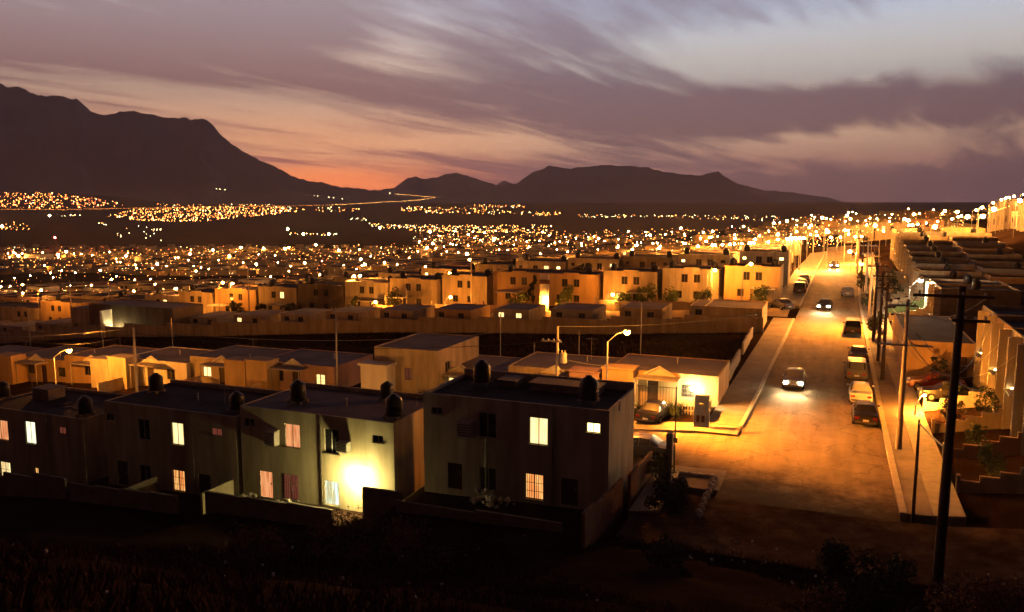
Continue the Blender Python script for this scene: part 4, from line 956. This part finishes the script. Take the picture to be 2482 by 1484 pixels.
def cable(a, b, sag, lab, r=.02, m='metal', grp='overhead cables'):
    A, B = W(*a), W(*b); mb = MB(); pts = []
    for k in range(17):
        t = k / 16; p = A.lerp(B, t); p.z -= sag * 4 * t * (1 - t); pts.append(p - A)
    mb.tube(pts, r, 4); o = mb.build('overhead_cable', M[m]); o.location = A; tag(o, lab, 'cable', grp); return o
up = lambda p, du=0, dz=0: (p[0] + du, p[1], p[2] + dz)
cable(up(BPT, -1.5), up(CP, -1.0), .7, 'dark cable from the tall wooden pole to the pale concrete pole', m='black')
cable(up(BPT, 1.1), up(CP, .5), .8, 'second dark cable between the tall wooden pole and the pale pole', m='black')
cable(TP, up(BPT, 0, -6.6), .05, 'dark tie bar from the thin black post to the tall pole', .05, 'black')
hb = (12.0, 66, tz(12, 66) + 6.0)
cable(up(CP, -.8, -1.7), (12.0, 60, tz(12, 60) + 6), 2.6, 'white service cable looping from the pale pole to a pilastered house', .022, 'ac')
cable(up(CP, .6, -1.7), hb, 2.4, 'white service cable drooping to the next pilastered house', .022, 'ac')
cable(up(BPT, -1.8, -1.8), (12.0, 72, tz(12, 72) + 6), 3.0, 'long drooping white service cable from the tall wooden pole', .024, 'ac')
prev = CP
for i, p in enumerate(RP):
    for j, du in enumerate((-.7, .7)): cable(up(prev, du), up(p, du), .5, 'black line, %s strand of the %s span along the uphill kerb' % (('first', 'second')[j], ordn(i + 1)), .018, 'black')
    prev = p
cable(PL, (PL[0] - 40, 61, PL[2] - 3.6), .6, 'grey cable running from the pale concrete pole past the orange lamp')
cable(PL, PT, 1.2, 'grey cable between the pale concrete pole and the transformer pole')
for j, (uu, vv) in enumerate([(PT[0] - 7, 65), (PT[0] + 6, 65.2), (PT[0] - 2, 65)]): cable(up(PT, 0, -2.5), (uu, vv, tz(uu, vv) + 3.2), .3, 'thin service cable, %s of those fanning from the transformer pole' % ordn(j + 1), .015)
for j, (uu, vv) in enumerate([(PL[0] - 7, 65), (PL[0] + 6, 65.2)]): cable(up(PL, 0, -2.8), (uu, vv, tz(uu, vv) + 3.2), .3, 'thin service cable, %s of those fanning from the pale concrete pole' % ordn(j + 1), .015)
cable(PT, (4.8, 79, RP[0][2]), 1.0, 'long grey cable crossing over the bright porch to the road poles', .015)

for i, (x0, x1) in enumerate([(PL[0], PT[0]), (PL[0], -80)]):
    cable((x0, 58.1, PL[2] - .5), (x1, 58.1, tz(x1, 58) + 6.6), 1.0, 'lower cable of the side street, %s span from the pale concrete pole' % ordn(i + 1), .02, 'black')
for i, p in enumerate(RP[:5]):
    for j, (du, dv) in enumerate(((7.3, -4), (7.3, 4))): cable(up(p, .3, -.6), (12.1, p[1] + dv, p[2] - 1.8), 1.1, 'black service drop, %s of the pole %s along the uphill kerb' % (('first', 'second')[j], ordn(i + 1)), .018, 'black', 'service drops to the uphill houses')
ORG = (1, .30, .025)
def street_lamp(U, V, zl, lab, power, armdir=(-1, 0), arm=1.6, col=ORG, bulb='bulb', bs=.24, zbase=None, grp=None, dn=True, throw=None):
    """arm lamp whose bulb hangs at (U, V, zl)"""
    pu, pv = U - armdir[0] * arm, V - armdir[1] * arm; zb = tz(pu, pv) if zbase is None else zbase
    e = empty('street_lamp', pu, pv, zb, lab, 'street lamp', grp); h = zl - zb; ax, ay = armdir[0] * arm, armdir[1] * arm
    p = MB(); p.tube([(0, 0, -.3), (0, 0, h - .8)], [.09, .06], 8); p.build('post', M['metal'], e)
    a = MB(); a.tube([(0, 0, h - .85), (ax * .5, ay * .5, h - .15), (ax, ay, h + .16)], .035, 6); a.build('arm', M['metal'], e)
    b = MB(); b.lathe([(0, .22), (.14, .2), (.2, .1), (.2, .08)], ax, ay, h, 10); b.build('lamp_head', M['metal'], e)
    c = MB(); c.ico(ax, ay, h, bs); c.build('bulb', M[bulb], e, True)
    if power:
        l = bpy.data.lights.new('lamp_light', 'POINT'); l.energy = power; l.color = col; l.shadow_soft_size = .15; lo = link('lamp_light', l, e); lo.location = (ax, ay, h - bs - .18)
    if throw:      # the reflector of the head throws most of the light one way
        l = bpy.data.lights.new('lamp_light', 'SPOT'); l.energy = throw[0]; l.color = col; l.shadow_soft_size = .15; l.spot_size = R(throw[2]); l.spot_blend = 1
        lo = link('lamp_light', l, e); lo.location = (ax, ay, h - bs - .18); lo.rotation_euler = Vector(throw[1]).to_track_quat('-Z', 'Y').to_euler()
    return e
def lampat(xd, yd, V, lab, power, **k):
    u, z = onV(xd, yd, V); return street_lamp(u, V, z, lab, power, **k)
K = 1.0
lampat(168, 850, 57.6, 'orange lamp on a bent arm over the low row, near the picture edge', 6000 * K, armdir=(.94, .0), arm=2.4)
lampat(1520, 805, 58.4, 'orange lamp on a bent arm beside the transformer pole', 5200 * K, armdir=(.94, 0), arm=1.6, throw=(60000, (1, .0, -.60), 88))
lampat(-330, 880, 57.6, 'orange lamp beyond the frame lighting the lowest low-row houses', 2400 * K, armdir=(.94, .0), arm=2.4) if False else None
L4 = [(448, 743, 119.5, 2600, 'low orange lamp glaring on an ochre facade'), (910, 732, 119.5, 2800, 'orange lamp above the dark leafy tree'), (1092, 720, 119.5, 2800, 'orange lamp in the yard under the first tall row'), (1323, 722, 120, 3600, 'orange lamp lighting a pale pillar on the double house'),
      (1485, 714, 121, 2600, 'orange lamp behind the bush of the cream duplex'), (1733, 655, 122, 3400, 'bright orange lamp high between the two duplexes closest to the road'), (1820, 640, 121, 3000, 'orange lamp standing before the house at the road corner'),
      (1090, 662, 141, 2400, 'orange lamp between the tall rows above a yard lamp'), (540, 685, 122, 2600, 'orange lamp above the three-window ochre house'), (270, 677, 140, 2600, 'orange lamp over the roofs of the low tall-row end'),
      (475, 657, 160, 2200, 'orange lamp beyond the second tall row, one of a close pair'), (100, 703, 122, 2600, 'orange lamp over the long ochre house'), (55, 690, 150, 2200, 'orange lamp between two others at the picture edge'), (700, 600, 190, 2600, 'orange lamp over a dark roof past the second tall row')]
for xd, yd, V, pw_, lab in L4: lampat(xd, yd, V, lab, pw_ * .85, armdir=(.94, 0), arm=1.2, bs=.26)
# lamps on the uphill side and the road
lampat(2240, 957, 67, 'yellow-orange lamp half hidden behind the thin black post', 3600 * K, armdir=(.7, .5), arm=.8, bs=.16)
lampat(2232, 680, 112, 'harsh white lamp over the stepped walls of the brown row houses', 2000 * K, armdir=(1, 0), arm=1.2, col=(1, .86, .55), bulb='bulbw', bs=.24)
lampat(2060, 610, 190, 'orange lamp at the top bend of the main road', 22000 * K, armdir=(-1, 0), arm=1.6, bs=.4)
street_lamp(5.0 - 1.6, 106, tz(5, 106) + 8, 'added orange lamp arm leaning over the middle of the road from the uphill poles', 4000 * K, armdir=(-1, 0), arm=1.6, bs=.16, throw=(30000, (-.3, -.2, -1), 150))  # added arm lamp, put here to light the road and uphill fronts
street_lamp(-3.9, 96, tz(-4, 96) + 7.6, 'orange road lamp beside the perimeter wall corner', 2400 * K, armdir=(1, 0), arm=1.6, bs=.16) if False else None
# porch lamp of the end house
u, z = onV(1680, 940, 64.4); wall_lamp(u, 64.8, z, 'blinding porch lamp on the end house of the low row', (1, .62, .22), 1500, M['bulbpale'], .5, .22)
for i, (xd, yd, V, pw_) in enumerate([(2370, 937, 75, 60), (2422, 888, 72, 50), (2445, 862, 66, 60)]):
    zz = onV(xd, yd, V)[1]
for i in range(5):
    V = 46.5 + i * 6.2 + 3.0; z = tz(12, V) + 2.75; e = empty('porch_lamp', 11.98, V, z, 'porch lamp by the door of the %s pilastered row house' % ordn(i + 1), 'lamp', 'porch lamps of the pilastered houses', R(-90))
    b = MB(); b.box(-.08, .08, -.14, 0, -.1, .1); b.build('housing', M['black'], e); c = MB(); c.ico(0, -.22, 0, .08); c.build('bulb', M['bulbpale'], e)
    l = bpy.data.lights.new('lamp_light', 'POINT'); l.energy = (70, 25, 130, 110, 60)[i]; l.color = (1, .7, .3); l.shadow_soft_size = .1; lo = link('lamp_light', l, e); lo.location = (0, -.45, 0)

# brightest lamps of the farther town, then the many small ones
blab = 'brighter town lamp beyond the tall rows, %s counting across from the mountain side'
BIG = [(460, 615, 1), (515, 606, 1), (555, 620, 1), (583, 600, 1), (140, 617, 1), (160, 610, 1), (44, 620, 1), (638, 602, 1), (737, 637, 1), (765, 593, 3), (690, 602, 1), (820, 607, 1), (873, 628, 1), (882, 640, 1), (930, 636, 1), (1035, 600, 1), (1048, 590, 3), (1130, 615, 2), (1135, 628, 1),
       (1042, 562, 3), (920, 552, 3), (797, 567, 3), (735, 567, 3), (697, 555, 3), (120, 522, 3), (5, 548, 1), (1450, 578, 1), (1575, 570, 1), (1650, 553, 1), (1725, 560, 1), (1800, 548, 1), (1880, 567, 1), (1905, 535, 1), (1873, 540, 1), (1962, 545, 1), (1990, 527, 2), (2057, 530, 1), (2000, 560, 1),
       (2115, 545, 1), (2187, 530, 1), (2210, 518, 1), (2195, 533, 1), (2257, 548, 1), (2315, 512, 1), (2337, 524, 1), (2400, 505, 1), (2372, 538, 1), (2460, 523, 1), (2285, 510, 1), (2050, 522, 1), (380, 640, 1), (305, 620, 1), (620, 640, 1)]
BIG.sort(); nl = 0
def simple_lamp(h):
    p = MB(); p.tube([(0, 0, -1), (0, 0, h), (.6, 0, h + .35)], .06, 5, 0); return p.mesh('street_lamp', M['metal'])
POLE = simple_lamp(6.6)
BM = {}
def bulbmesh(key, r, m):
    if key not in BM: b = MB(); b.ico(0, 0, 0, r); BM[key] = b.mesh('bulb', M[m])
    return BM[key]
M['near_twinkle'] = emis('near_town_sodium', (1, .34, .05), 3000); M['twinkle'] = emis('town_sodium', (1, .36, .06), 800); M['twinkle2'] = emis('town_pale', (1, .78, .32), 90)
def town_lamp(U, V, z, lab, grp, key, r, m, nm='street_lamp'):
    o = link(nm, POLE); place(o, U, V, z); tag(o, lab, 'street lamp', grp); b = link('bulb', bulbmesh(key, r, m), o); b.location = (.6, 0, 6.75); return o
for (xd, yd, kind) in BIG:
    g = hit(xd, yd, 6.9, 150)
    if g is None: continue
    nl += 1; D = g[0] * -st + g[1] * ct; r = max(.4, D * .0014) * (1.25 if kind == 2 else 1); town_lamp(g[0], g[1], g[2], blab % ordn(nl), 'larger star-like lamps beyond the tall rows', ('b', round(r, 1), kind), round(r, 1), 'twinkle2' if kind == 3 else 'twinkle')
# small lamps by density in the view
RL = {200: ('small lamp, %s from the mountain side, among the sparse lamps of the low town', 'small lamps of the low side of town'), 700: ('small lamp, %s from the mountain side, above the low end of the tall rows', 'small lamps above the low end of the tall rows'), 1250: ('small lamp, %s from the mountain side, in the glitter beyond the middle tall rows', 'small lamps beyond the middle tall rows'), 1800: ('small lamp, %s from the mountain side, over the roofs near the road-side rows', 'small lamps beyond the road-side tall rows'), 2050: ('small lamp, %s from the mountain side, at the top of the main road', 'small lamps at the top of the main road'), 2300: ('small lamp, %s from the mountain side, on the uphill ridge skyline', 'small lamps on the uphill ridge')}; SL = {}
REG = [(0, 1000, 605, 690, 46), (0, 420, 610, 720, 22), (1000, 1980, 583, 612, 50), (1000, 2000, 560, 590, 54), (1640, 2482, 505, 600, 60), (1900, 2130, 520, 600, 22), (450, 1000, 598, 640, 30)]
cnt = nl
for (x0, x1, y0, y1, n) in REG:
    for _ in range(n):
        if cnt >= 296: break
        xd, yd = random.uniform(x0, x1), y0 + (y1 - y0) * random.random() ** 1.3; g = hit(xd, yd, 6.9, 165)
        if g is None: continue
        D = g[0] * -st + g[1] * ct
        if D > 2600: continue
        if g[0] < -12 and D < 1400: vq = 163 + round((g[1] - 163) / 34.5) * 34.5; g = (g[0], vq, tz(g[0], vq))
        rl = RL[min(RL, key=lambda q: abs(q - xd))]
        cnt += 1; r = max(.24, D * .00065); pal = random.random() < .08
        SL.setdefault(rl, []).append((xd, town_lamp(g[0], g[1], g[2], 'x', rl[1], ('s', round(r, 1), pal, D < 420 and xd < 2130), round(r, 1), 'twinkle2' if pal else 'near_twinkle' if D < 420 and xd < 2130 else 'twinkle')))
for rl, lst in SL.items():
    lst.sort(key=lambda q: q[0])
    for i, (xx, o) in enumerate(lst): o['label'] = rl[0] % ordn(i + 1)
# the rest of the town: uncountable points of light
def swarm(name, lab, specs, seed):
    rnd = random.Random(seed); mb = MB()
    for (poly, n, rad, hts, pal) in specs:
        x0, x1, y0, y1 = min(p[0] for p in poly), max(p[0] for p in poly), min(p[1] for p in poly), max(p[1] for p in poly)
        def inside(x, y):
            c = False
            for (ax, ay), (bx, by) in zip(poly, poly[1:] + poly[:1]):
                if (ay > y) != (by > y) and x < (bx - ax) * (y - ay) / (by - ay) + ax: c = not c
            return c
        for _ in range(n):
            for _t in range(30):
                x, y = rnd.uniform(x0, x1), rnd.uniform(y0, y1)
                if inside(x, y): break
            g = hit(x, y, hts, 160) 
            if g is None: continue
            if name == 'town_lights' and g[0] < -12 and rnd.random() < .75: vq = 163 + round((g[1] - 163) / 34.5) * 34.5; g = (g[0], vq, tz(g[0], vq))
            p = W(g[0], g[1], g[2] + hts); D = p.y; r = D * rad * rnd.uniform(.4, 1.0) * (1.7 if rnd.random() < .08 else 1); q = rnd.random()
            mb.ico(p.x, p.y, p.z, r, mi=0 if q < pal[0] else 1 if q < pal[1] else 2 if q < pal[2] else 3)
    o = mb.build(name, [M['far1'], M['far2'], M['far3'], M['far4']]); tag(o, lab, kind='stuff')
P1 = (.55, .85, .93)
swarm('town_lights', 'countless small orange lights spread over the near town', [
    ([(0, 600), (400, 612), (800, 596), (1000, 590), (1000, 650), (500, 690), (0, 720)], 420, .00030, 5, P1),
    ([(0, 598), (700, 594), (1100, 588), (1100, 625), (0, 650)], 420, .00034, 5, P1),
    ([(1000, 556), (1500, 556), (2000, 548), (2000, 590), (1500, 612), (1000, 620)], 620, .00036, 5, P1),
    ([(1850, 545), (2000, 525), (2482, 500), (2482, 540), (2150, 560), (1900, 600)], 240, .00036, 5, P1),
    ([(1930, 520), (2120, 520), (2110, 590), (1960, 600)], 110, .0004, 5, P1)], 3)
swarm('valley_lights', 'dense carpets of tiny lights across the valley floor', [
    ([(0, 466), (110, 466), (230, 480), (300, 490), (300, 500), (120, 506), (0, 503)], 330, .00045, 3, (.4, .6, .65)),
    ([(255, 524), (330, 506), (450, 500), (640, 503), (700, 500), (720, 514), (600, 525), (480, 537), (360, 536)], 640, .00042, 3, (.45, .8, .85)),
    ([(380, 494), (660, 492), (680, 502), (380, 500)], 70, .0004, 3, P1), ([(660, 500), (830, 502), (830, 512), (660, 512)], 40, .0004, 3, (.3, .6, .95)),
    ([(970, 500), (1060, 500), (1290, 512), (1290, 520), (1080, 518), (975, 512)], 130, .00042, 3, (.5, .85, .97)), ([(1150, 495), (1275, 498), (1275, 503), (1150, 502)], 40, .0004, 3, P1), ([(1290, 512), (1360, 514), (1360, 523), (1290, 522)], 36, .0004, 3, P1),
    ([(1400, 518), (1900, 524), (1900, 535), (1400, 526)], 110, .0004, 3, (.3, .5, .97)), ([(820, 503), (880, 506), (880, 512), (820, 510)], 14, .0004, 3, P1),
    ([(850, 528), (890, 530), (890, 534), (850, 532)], 10, .0004, 3, (0, .1, 1)), ([(930, 544), (1340, 546), (1340, 566), (1000, 560)], 260, .00040, 3, (.25, .8, 1)),
    ([(880, 540), (1010, 545), (1010, 556), (900, 552)], 40, .0004, 3, (.2, .5, 1)), ([(700, 564), (830, 566), (830, 571), (700, 568)], 20, .0004, 3, (.1, .4, 1)), ([(0, 535), (70, 540), (70, 558), (0, 556)], 26, .0004, 3, P1),
    ([(310, 545), (400, 548), (400, 585), (270, 575)], 16, .0004, 3, (0, .2, 1)), ([(150, 520), (200, 521), (200, 525), (150, 524)], 8, .0004, 3, (0, .2, 1)), ([(1040, 570), (1300, 574), (1300, 590), (1040, 590)], 70, .0004, 3, (.3, .7, 1)), ([(230, 540), (260, 541), (260, 545), (230, 544)], 5, .0004, 3, (0, .2, 1)), ([(365, 553), (390, 554), (390, 558), (365, 557)], 8, .0004, 3, (0, .1, 1))], 5)
# lights strung along the highway
hw = [(0, 507), (150, 508), (300, 505), (500, 502), (700, 499), (800, 497), (860, 494), (930, 490), (1000, 486), (1040, 482), (1055, 479), (1010, 474), (960, 470)]
mb = MB(); rnd = random.Random(2)
for (a, b), (c, d) in zip(hw, hw[1:]):
    n = int(math.hypot(c - a, d - b) / 2.3)
    for k in range(n):
        t = k / n; x, y = a + (c - a) * t, b + (d - b) * t + rnd.uniform(-.4, .4)
        g = hit(x, max(y, 497), 4, 3000)
        if g is None: continue
        p = W(g[0], g[1], g[2] + 4)
        if y < 497:      # the road climbs the foot of the pass here
            rr = ray(x, y); p = Vector((rr[0] * p.y, p.y, CZ + rr[2] * p.y))
        mb.ico(p.x, p.y, p.z, p.y * .00013, mi=0 if x < 800 else 1)
o = mb.build('highway_lights', [M['far1'], M['far2'], M['far3'], M['far4']]); tag(o, 'string of lights along the distant highway below the mountains', kind='stuff')
mb = MB()
for x, y in [(525, 457), (533, 458), (545, 460), (762, 474), (770, 475), (797, 478), (808, 479), (830, 482), (966, 471), (945, 468)]:
    rr = ray(x, y); t = 6600; mb.ico(rr[0] * t, rr[1] * t, CZ + rr[2] * t, 2.2, mi=2)
o = mb.build('hillside_lights', [M['far1'], M['far2'], M['far3']]); tag(o, 'few pale lights at the foot of the great mountain', kind='stuff')
g = hit(135, 600, 8, 300); e = empty('radio_mast', g[0], g[1], g[2], 'thin radio mast with a red beacon beyond the town', 'radio mast'); p = MB(); rr = onZ(135, 578, 0)
D = g[0] * -st + g[1] * ct; hm = CZ + ray(135, 577)[2] * (D / ray(135, 577)[1]) - g[2]; p.tube([(0, 0, 0), (0, 0, hm)], [.5, .2], 5); p.build('mast', M['metal'], e); b = MB(); b.ico(0, 0, hm + .6, D * .0011); b.build('beacon', M['red_beacon'], e)
# floodlit shed and station canopy in the town
def slabbuilding(xd, yd, w, d, h, lab, m, litm):
    g = hit(xd, yd, 0, 200); e = empty('warehouse', g[0], g[1], g[2], lab, 'warehouse'); a = MB(); a.box(0, w, 0, d, -3, h); a.build('wall', M[m], e); r = MB(); r.box(-.3, w + .3, -.3, d + .3, h, h + .4); r.build('roof', M['roofl'], e)
    b = MB(); b.box(w * .1, w * .62, -.1, -.02, .6, h * .45); b.build('window', M[litm], e)
slabbuilding(60, 632, 30, 20, 9, 'long pale warehouse with a lit strip window beyond the town', 'white', 'lit_bright')
slabbuilding(1075, 622, 22, 12, 5, 'brightly lit low hall behind the second tall row', 'white', 'lit_bright')
# scattered dark roofs too many to count
mb = MB(); rnd = random.Random(11); nb = 0
for _ in range(2200):
    xd = rnd.uniform(-20, 2500); yd = rnd.uniform(520 if xd > 1600 else 560 if xd > 1000 else 596, 660)
    g = hit(xd, yd, 2, 330)
    if g is None: continue
    D = g[0] * -st + g[1] * ct
    if D < 330 or D > 2300: continue
    w, d, h = rnd.uniform(7, 14), rnd.uniform(7, 10), rnd.choice([3, 3, 5.6]); mb2 = len(mb.v); mb.box(g[0], g[0] + w, g[1], g[1] + d, g[2] - 4, g[2] + h, mi=rnd.choice([0, 0, 1, 2])); mb.f.pop(-5); mb.m.pop(-5)
    n = mb2; mb.f.append((n + 4, n + 5, n + 6, n + 7)); mb.m.append(3)
o = mb.build('distant_houses', [M['tan'], M['cream'], M['ochre'], M['roof']]); o.rotation_euler = (0, 0, -TH); tag(o, 'mass of far houses under the town lights', kind='stuff')

# ------------------------------------------------------------------ cars
def car(U, V, rot, lab, paint, kind='sedan', lights=False, z=None, openhood=False):
    z = (tz(U, V) + .02) if z is None else z; e = empty('parked_car' if not lights else 'car', U, V, z, lab, 'car', None, rot)
    if kind == 'sedan': S = [(-2.2, .35, .72, .72, .70, .6), (-2.12, .22, .92, .92, .84, .7), (-1.45, .2, .98, 1.0, .87, .70), (-.85, .2, .98, 1.40, .88, .60), (-.1, .2, .97, 1.45, .88, .61), (.35, .2, .96, 1.40, .88, .60), (1.1, .2, .92, .94, .87, .70), (1.95, .2, .80, .80, .82, .7), (2.18, .32, .62, .62, .72, .6)]; g0, g1 = 2, 6
    elif kind == 'van': S = [(-2.35, .4, 1.0, 1.0, .84, .75), (-2.3, .25, 1.08, 1.12, .92, .80), (-2.05, .24, 1.1, 1.72, .93, .74), (-.8, .24, 1.08, 1.78, .93, .75), (.4, .24, 1.05, 1.72, .93, .73), (1.25, .24, 1.02, 1.05, .92, .78), (2.1, .26, .9, .9, .88, .75), (2.32, .36, .68, .68, .78, .66)]; g0, g1 = 1, 5
    else: S = [(-2.5, .5, .98, .98, .82, .82), (-2.45, .35, 1.02, 1.02, .88, .86), (-.75, .32, 1.02, 1.04, .9, .86), (-.6, .3, 1.03, 1.62, .9, .72), (.3, .3, 1.02, 1.66, .9, .73), (.95, .3, 1.0, 1.03, .9, .8), (2.2, .32, .95, .95, .88, .8), (2.4, .42, .75, .75, .8, .7)]; g0, g1 = 2, 5
    def ring(s):
        y, zb, zl, zr, wb, wr = s; h = [(wb * .86, zb), (wb, zb + .14), (wb * 1.0, zb + (zl - zb) * .6), (wb * .95, zl)]; h += [(wr, zr), (wr * .55, zr + .035)]
        return [(x, y, q) for x, q in h] + [(-x, y, q) for x, q in reversed(h)]
    b = MB(); rg = [ring(s) for s in S]; K = 12
    for r in rg: b.v += r
    for i in range(len(rg) - 1):
        for k in range(K): a = i * K + k; c = i * K + (k + 1) % K; b.f.append((a, a + K, c + K, c)); b.m.append(0)
    b.f.append(tuple(range(K))); b.f.append(tuple((len(rg) - 1) * K + k for k in range(K))[::-1]); b.m += [0, 0]
    body = b.build('body', paint, e)
    w = MB()
    def inset(q, f=.10, off=.008):
        q = [Vector(p) for p in q]; c = sum(q, Vector()) / 4; n = (q[1] - q[0]).cross(q[3] - q[0]).normalized()
        if n.dot(c - Vector((0, c.y * .6, .8))) < 0: n = -n
        w.poly([p.lerp(c, f) + n * off for p in q])
    for i in range(g0, g1):
        A, B = rg[i], rg[i + 1]; hA, hB = S[i][3] - S[i][2], S[i + 1][3] - S[i + 1][2]
        if hA < .1 and hB > .3 or hB < .1 and hA > .3:
            inset([A[4], B[4], B[7], A[7]])
            for s in ((3, 4), (8, 7)):
                q = [A[s[0]], B[s[0]], B[s[1]], A[s[1]]]; inset(q, .22)
        elif hA > .3 and hB > .3:
            for s in ((3, 4), (8, 7)): inset([A[s[0]], B[s[0]], B[s[1]], A[s[1]]])
    w.build('windows', M['glass'], e)
    xs = .78 if kind == 'sedan' else .84; ya, yb = (-1.35, 1.38) if kind != 'pickup' else (-1.5, 1.5)
    for sx in (-1, 1):
        for yy in (ya, yb):
            t = MB(); t.tube([(sx * (xs - .1), yy, .32), (sx * (xs + .12), yy, .32)], .32, 16); wh = t.build('wheel', M['rubber'], e, False)
            q = MB(); q.tube([(sx * (xs + .12), yy, .32), (sx * (xs + .135), yy, .32)], .19, 12); q.build('rim', M['metal'], wh)
        y0 = S[-1][0]; hl = MB(); hl.box(sx * .62 - .17, sx * .62 + .17, y0 - .12, y0 + .03, .56, .72); hl.build('headlight', M['hed'] if lights else M['ac'], e)
        y1 = S[0][0]; tl = MB(); tl.box(sx * .62 - .16, sx * .62 + .16, y1 - .03, y1 + .12, .62, .78); tl.build('tail_light', M['tail'], e)
        mr = MB(); mr.ico(sx * (S[3][4] + .1), .75, S[4][2] + .06, .1, .08); mr.build('mirror', paint, e)
        if lights:
            l = bpy.data.lights.new('headlamp_beam', 'SPOT'); l.energy = lights; l.color = (1, .72, .32); l.spot_size = R(60); l.spot_blend = 1; l.shadow_soft_size = .08
            lo = link('headlamp_beam', l, e); lo.location = (sx * .62, y0 + .12, .66); lo.rotation_euler = (R(90 - 13), 0, 0)
    for y in (S[0][0] - .015,): pl = MB(); pl.box(-.2, .2, y - .015, y + .01, .46, .6); pl.build('licence_plate', M['plate'], e)
    bp = MB(); bp.box(-.74, .74, S[0][0] - .08, S[0][0] + .06, .34, .46); bp.build('bumper', M['frame'], e); bp = MB(); bp.box(-.74, .74, S[-1][0] - .06, S[-1][0] + .08, .3, .44); bp.build('bumper', M['frame'], e)
    return e
def paint(n, c): return mat(n, c, .35, .06, 1, 0, spec=.6)
pw1, pb, ps, pg, pr = paint('white_paint', (.62, .6, .56)), paint('black_car_paint', (.018, .016, .016)), paint('silver_paint', (.28, .28, .28)), paint('grey_paint', (.10, .10, .105)), paint('red_paint', (.12, .012, .012))
for p in (pw1, ps): pass
UPC = 2.75
car(2.9, 65.0, 0, 'black sedan parked at the kerb before a white sedan', pb)
car(2.75, 71.4, 0, 'white sedan parked behind the black sedan', pw1)
car(2.6, 79.8, 0, 'grey pickup-sized van parked with a gap behind the white sedan', pg, 'van')
car(2.7, 103.2, 0, 'black van parked alone halfway up the road', pb, 'van')
car(2.6, 137.0, 0, 'pale sedan parked high up the road near the utility poles', ps)
car(3.0, 87.6, 0, 'dark sedan tucked against the kerb above the grey van', pg)
car(-12.2, 60.6, R(-8), 'dark red-black sedan parked before the bright porch of the end house', pb)
car(-6.4, 120.0, R(35), 'dark car nosed against the end of the walled row', pb)
car(-4.6, 139, 0, 'dark van parked by the tall rows, lower of two', pb, 'van')
car(-4.5, 146, 0, 'dark sedan parked by the tall rows, between a van and another car', pb)
car(-4.4, 153, 0, 'grey sedan parked by the tall rows, higher up', pg)
car(8.6, 74.6, R(88), 'red car parked crosswise before the wide blank lit wall', pr)
car(9.2, 70.8, R(92), 'dark car parked beside the red one at the blank wall', pb)
# the cars whose headlamps sweep the road, shown where they stand
car(-2.6, 74.5, R(180), 'car coming down the main road with glaring headlamps', ps, lights=2500)
car(-11.5, 52.0, R(90), 'car turning into the side street with its headlamps on', pg, lights=2500)
car(-.6, 121.5, R(176), 'second car farther up the road with headlamps on', pb, lights=3000)
car(.6, 182, R(178), 'farthest car at the top of the road with headlamps on', pb, lights=6000)
u_, z_ = onV(1530, 1010, 49.2)
for q, (uu, lb) in enumerate([(-13.5, 'street-side wall lamp of the corner duplex, hidden behind its roof'), ]):
    pass
# posts by the path
u, v = onZ(1621, 1165, .95); e = empty('concrete_post', u, v, tz(u, v), 'square concrete post beside a thin sign pole', 'post'); p = MB(); p.box(-.18, .18, -.15, .15, -.3, 2.9); p.build('shaft', M['polec'], e); q = MB(); q.poly([(-.18, -.15, 2.9), (.18, -.15, 2.9), (0, 0, 3.05)]); q.poly([(.18, -.15, 2.9), (.18, .15, 2.9), (0, 0, 3.05)]); q.poly([(-.18, .15, 2.9), (-.18, -.15, 2.9), (0, 0, 3.05)]); q.poly([(.18, .15, 2.9), (-.18, .15, 2.9), (0, 0, 3.05)]); q.build('cap', M['polec'], e)
u, v = onZ(1634, 1145, .95); mb = MB(); mb.tube([(0, 0, -.2), (0, 0, 5.4)], .04, 6); mb.box(-.16, .16, -.03, -.045, 1.9, 2.2); o = mb.build('sign_pole', M['wood']); place(o, u, v, tz(u, v)); tag(o, 'thin dark sign pole behind the square concrete post', 'pole')
# ------------------------------------------------------------------ the dusty air of the valley
mb = MB(); mb.box(-22000, 22000, -300, 23500, -120, 3300)
o = mb.build('haze', None); tag(o, 'thin dusty evening haze over the valley', kind='stuff')
o.data.materials.clear(); hm_ = bpy.data.materials.new('haze'); hm_.use_nodes = True; nt = hm_.node_tree; nt.nodes.clear()
vo = nt.nodes.new('ShaderNodeVolumePrincipled'); vo.inputs['Color'].default_value = (.90, .82, .93, 1); vo.inputs['Density'].default_value = 8e-5; vo.inputs['Anisotropy'].default_value = .2
out = nt.nodes.new('ShaderNodeOutputMaterial'); nt.links.new(vo.outputs[0], out.inputs['Volume']); o.data.materials.append(hm_)
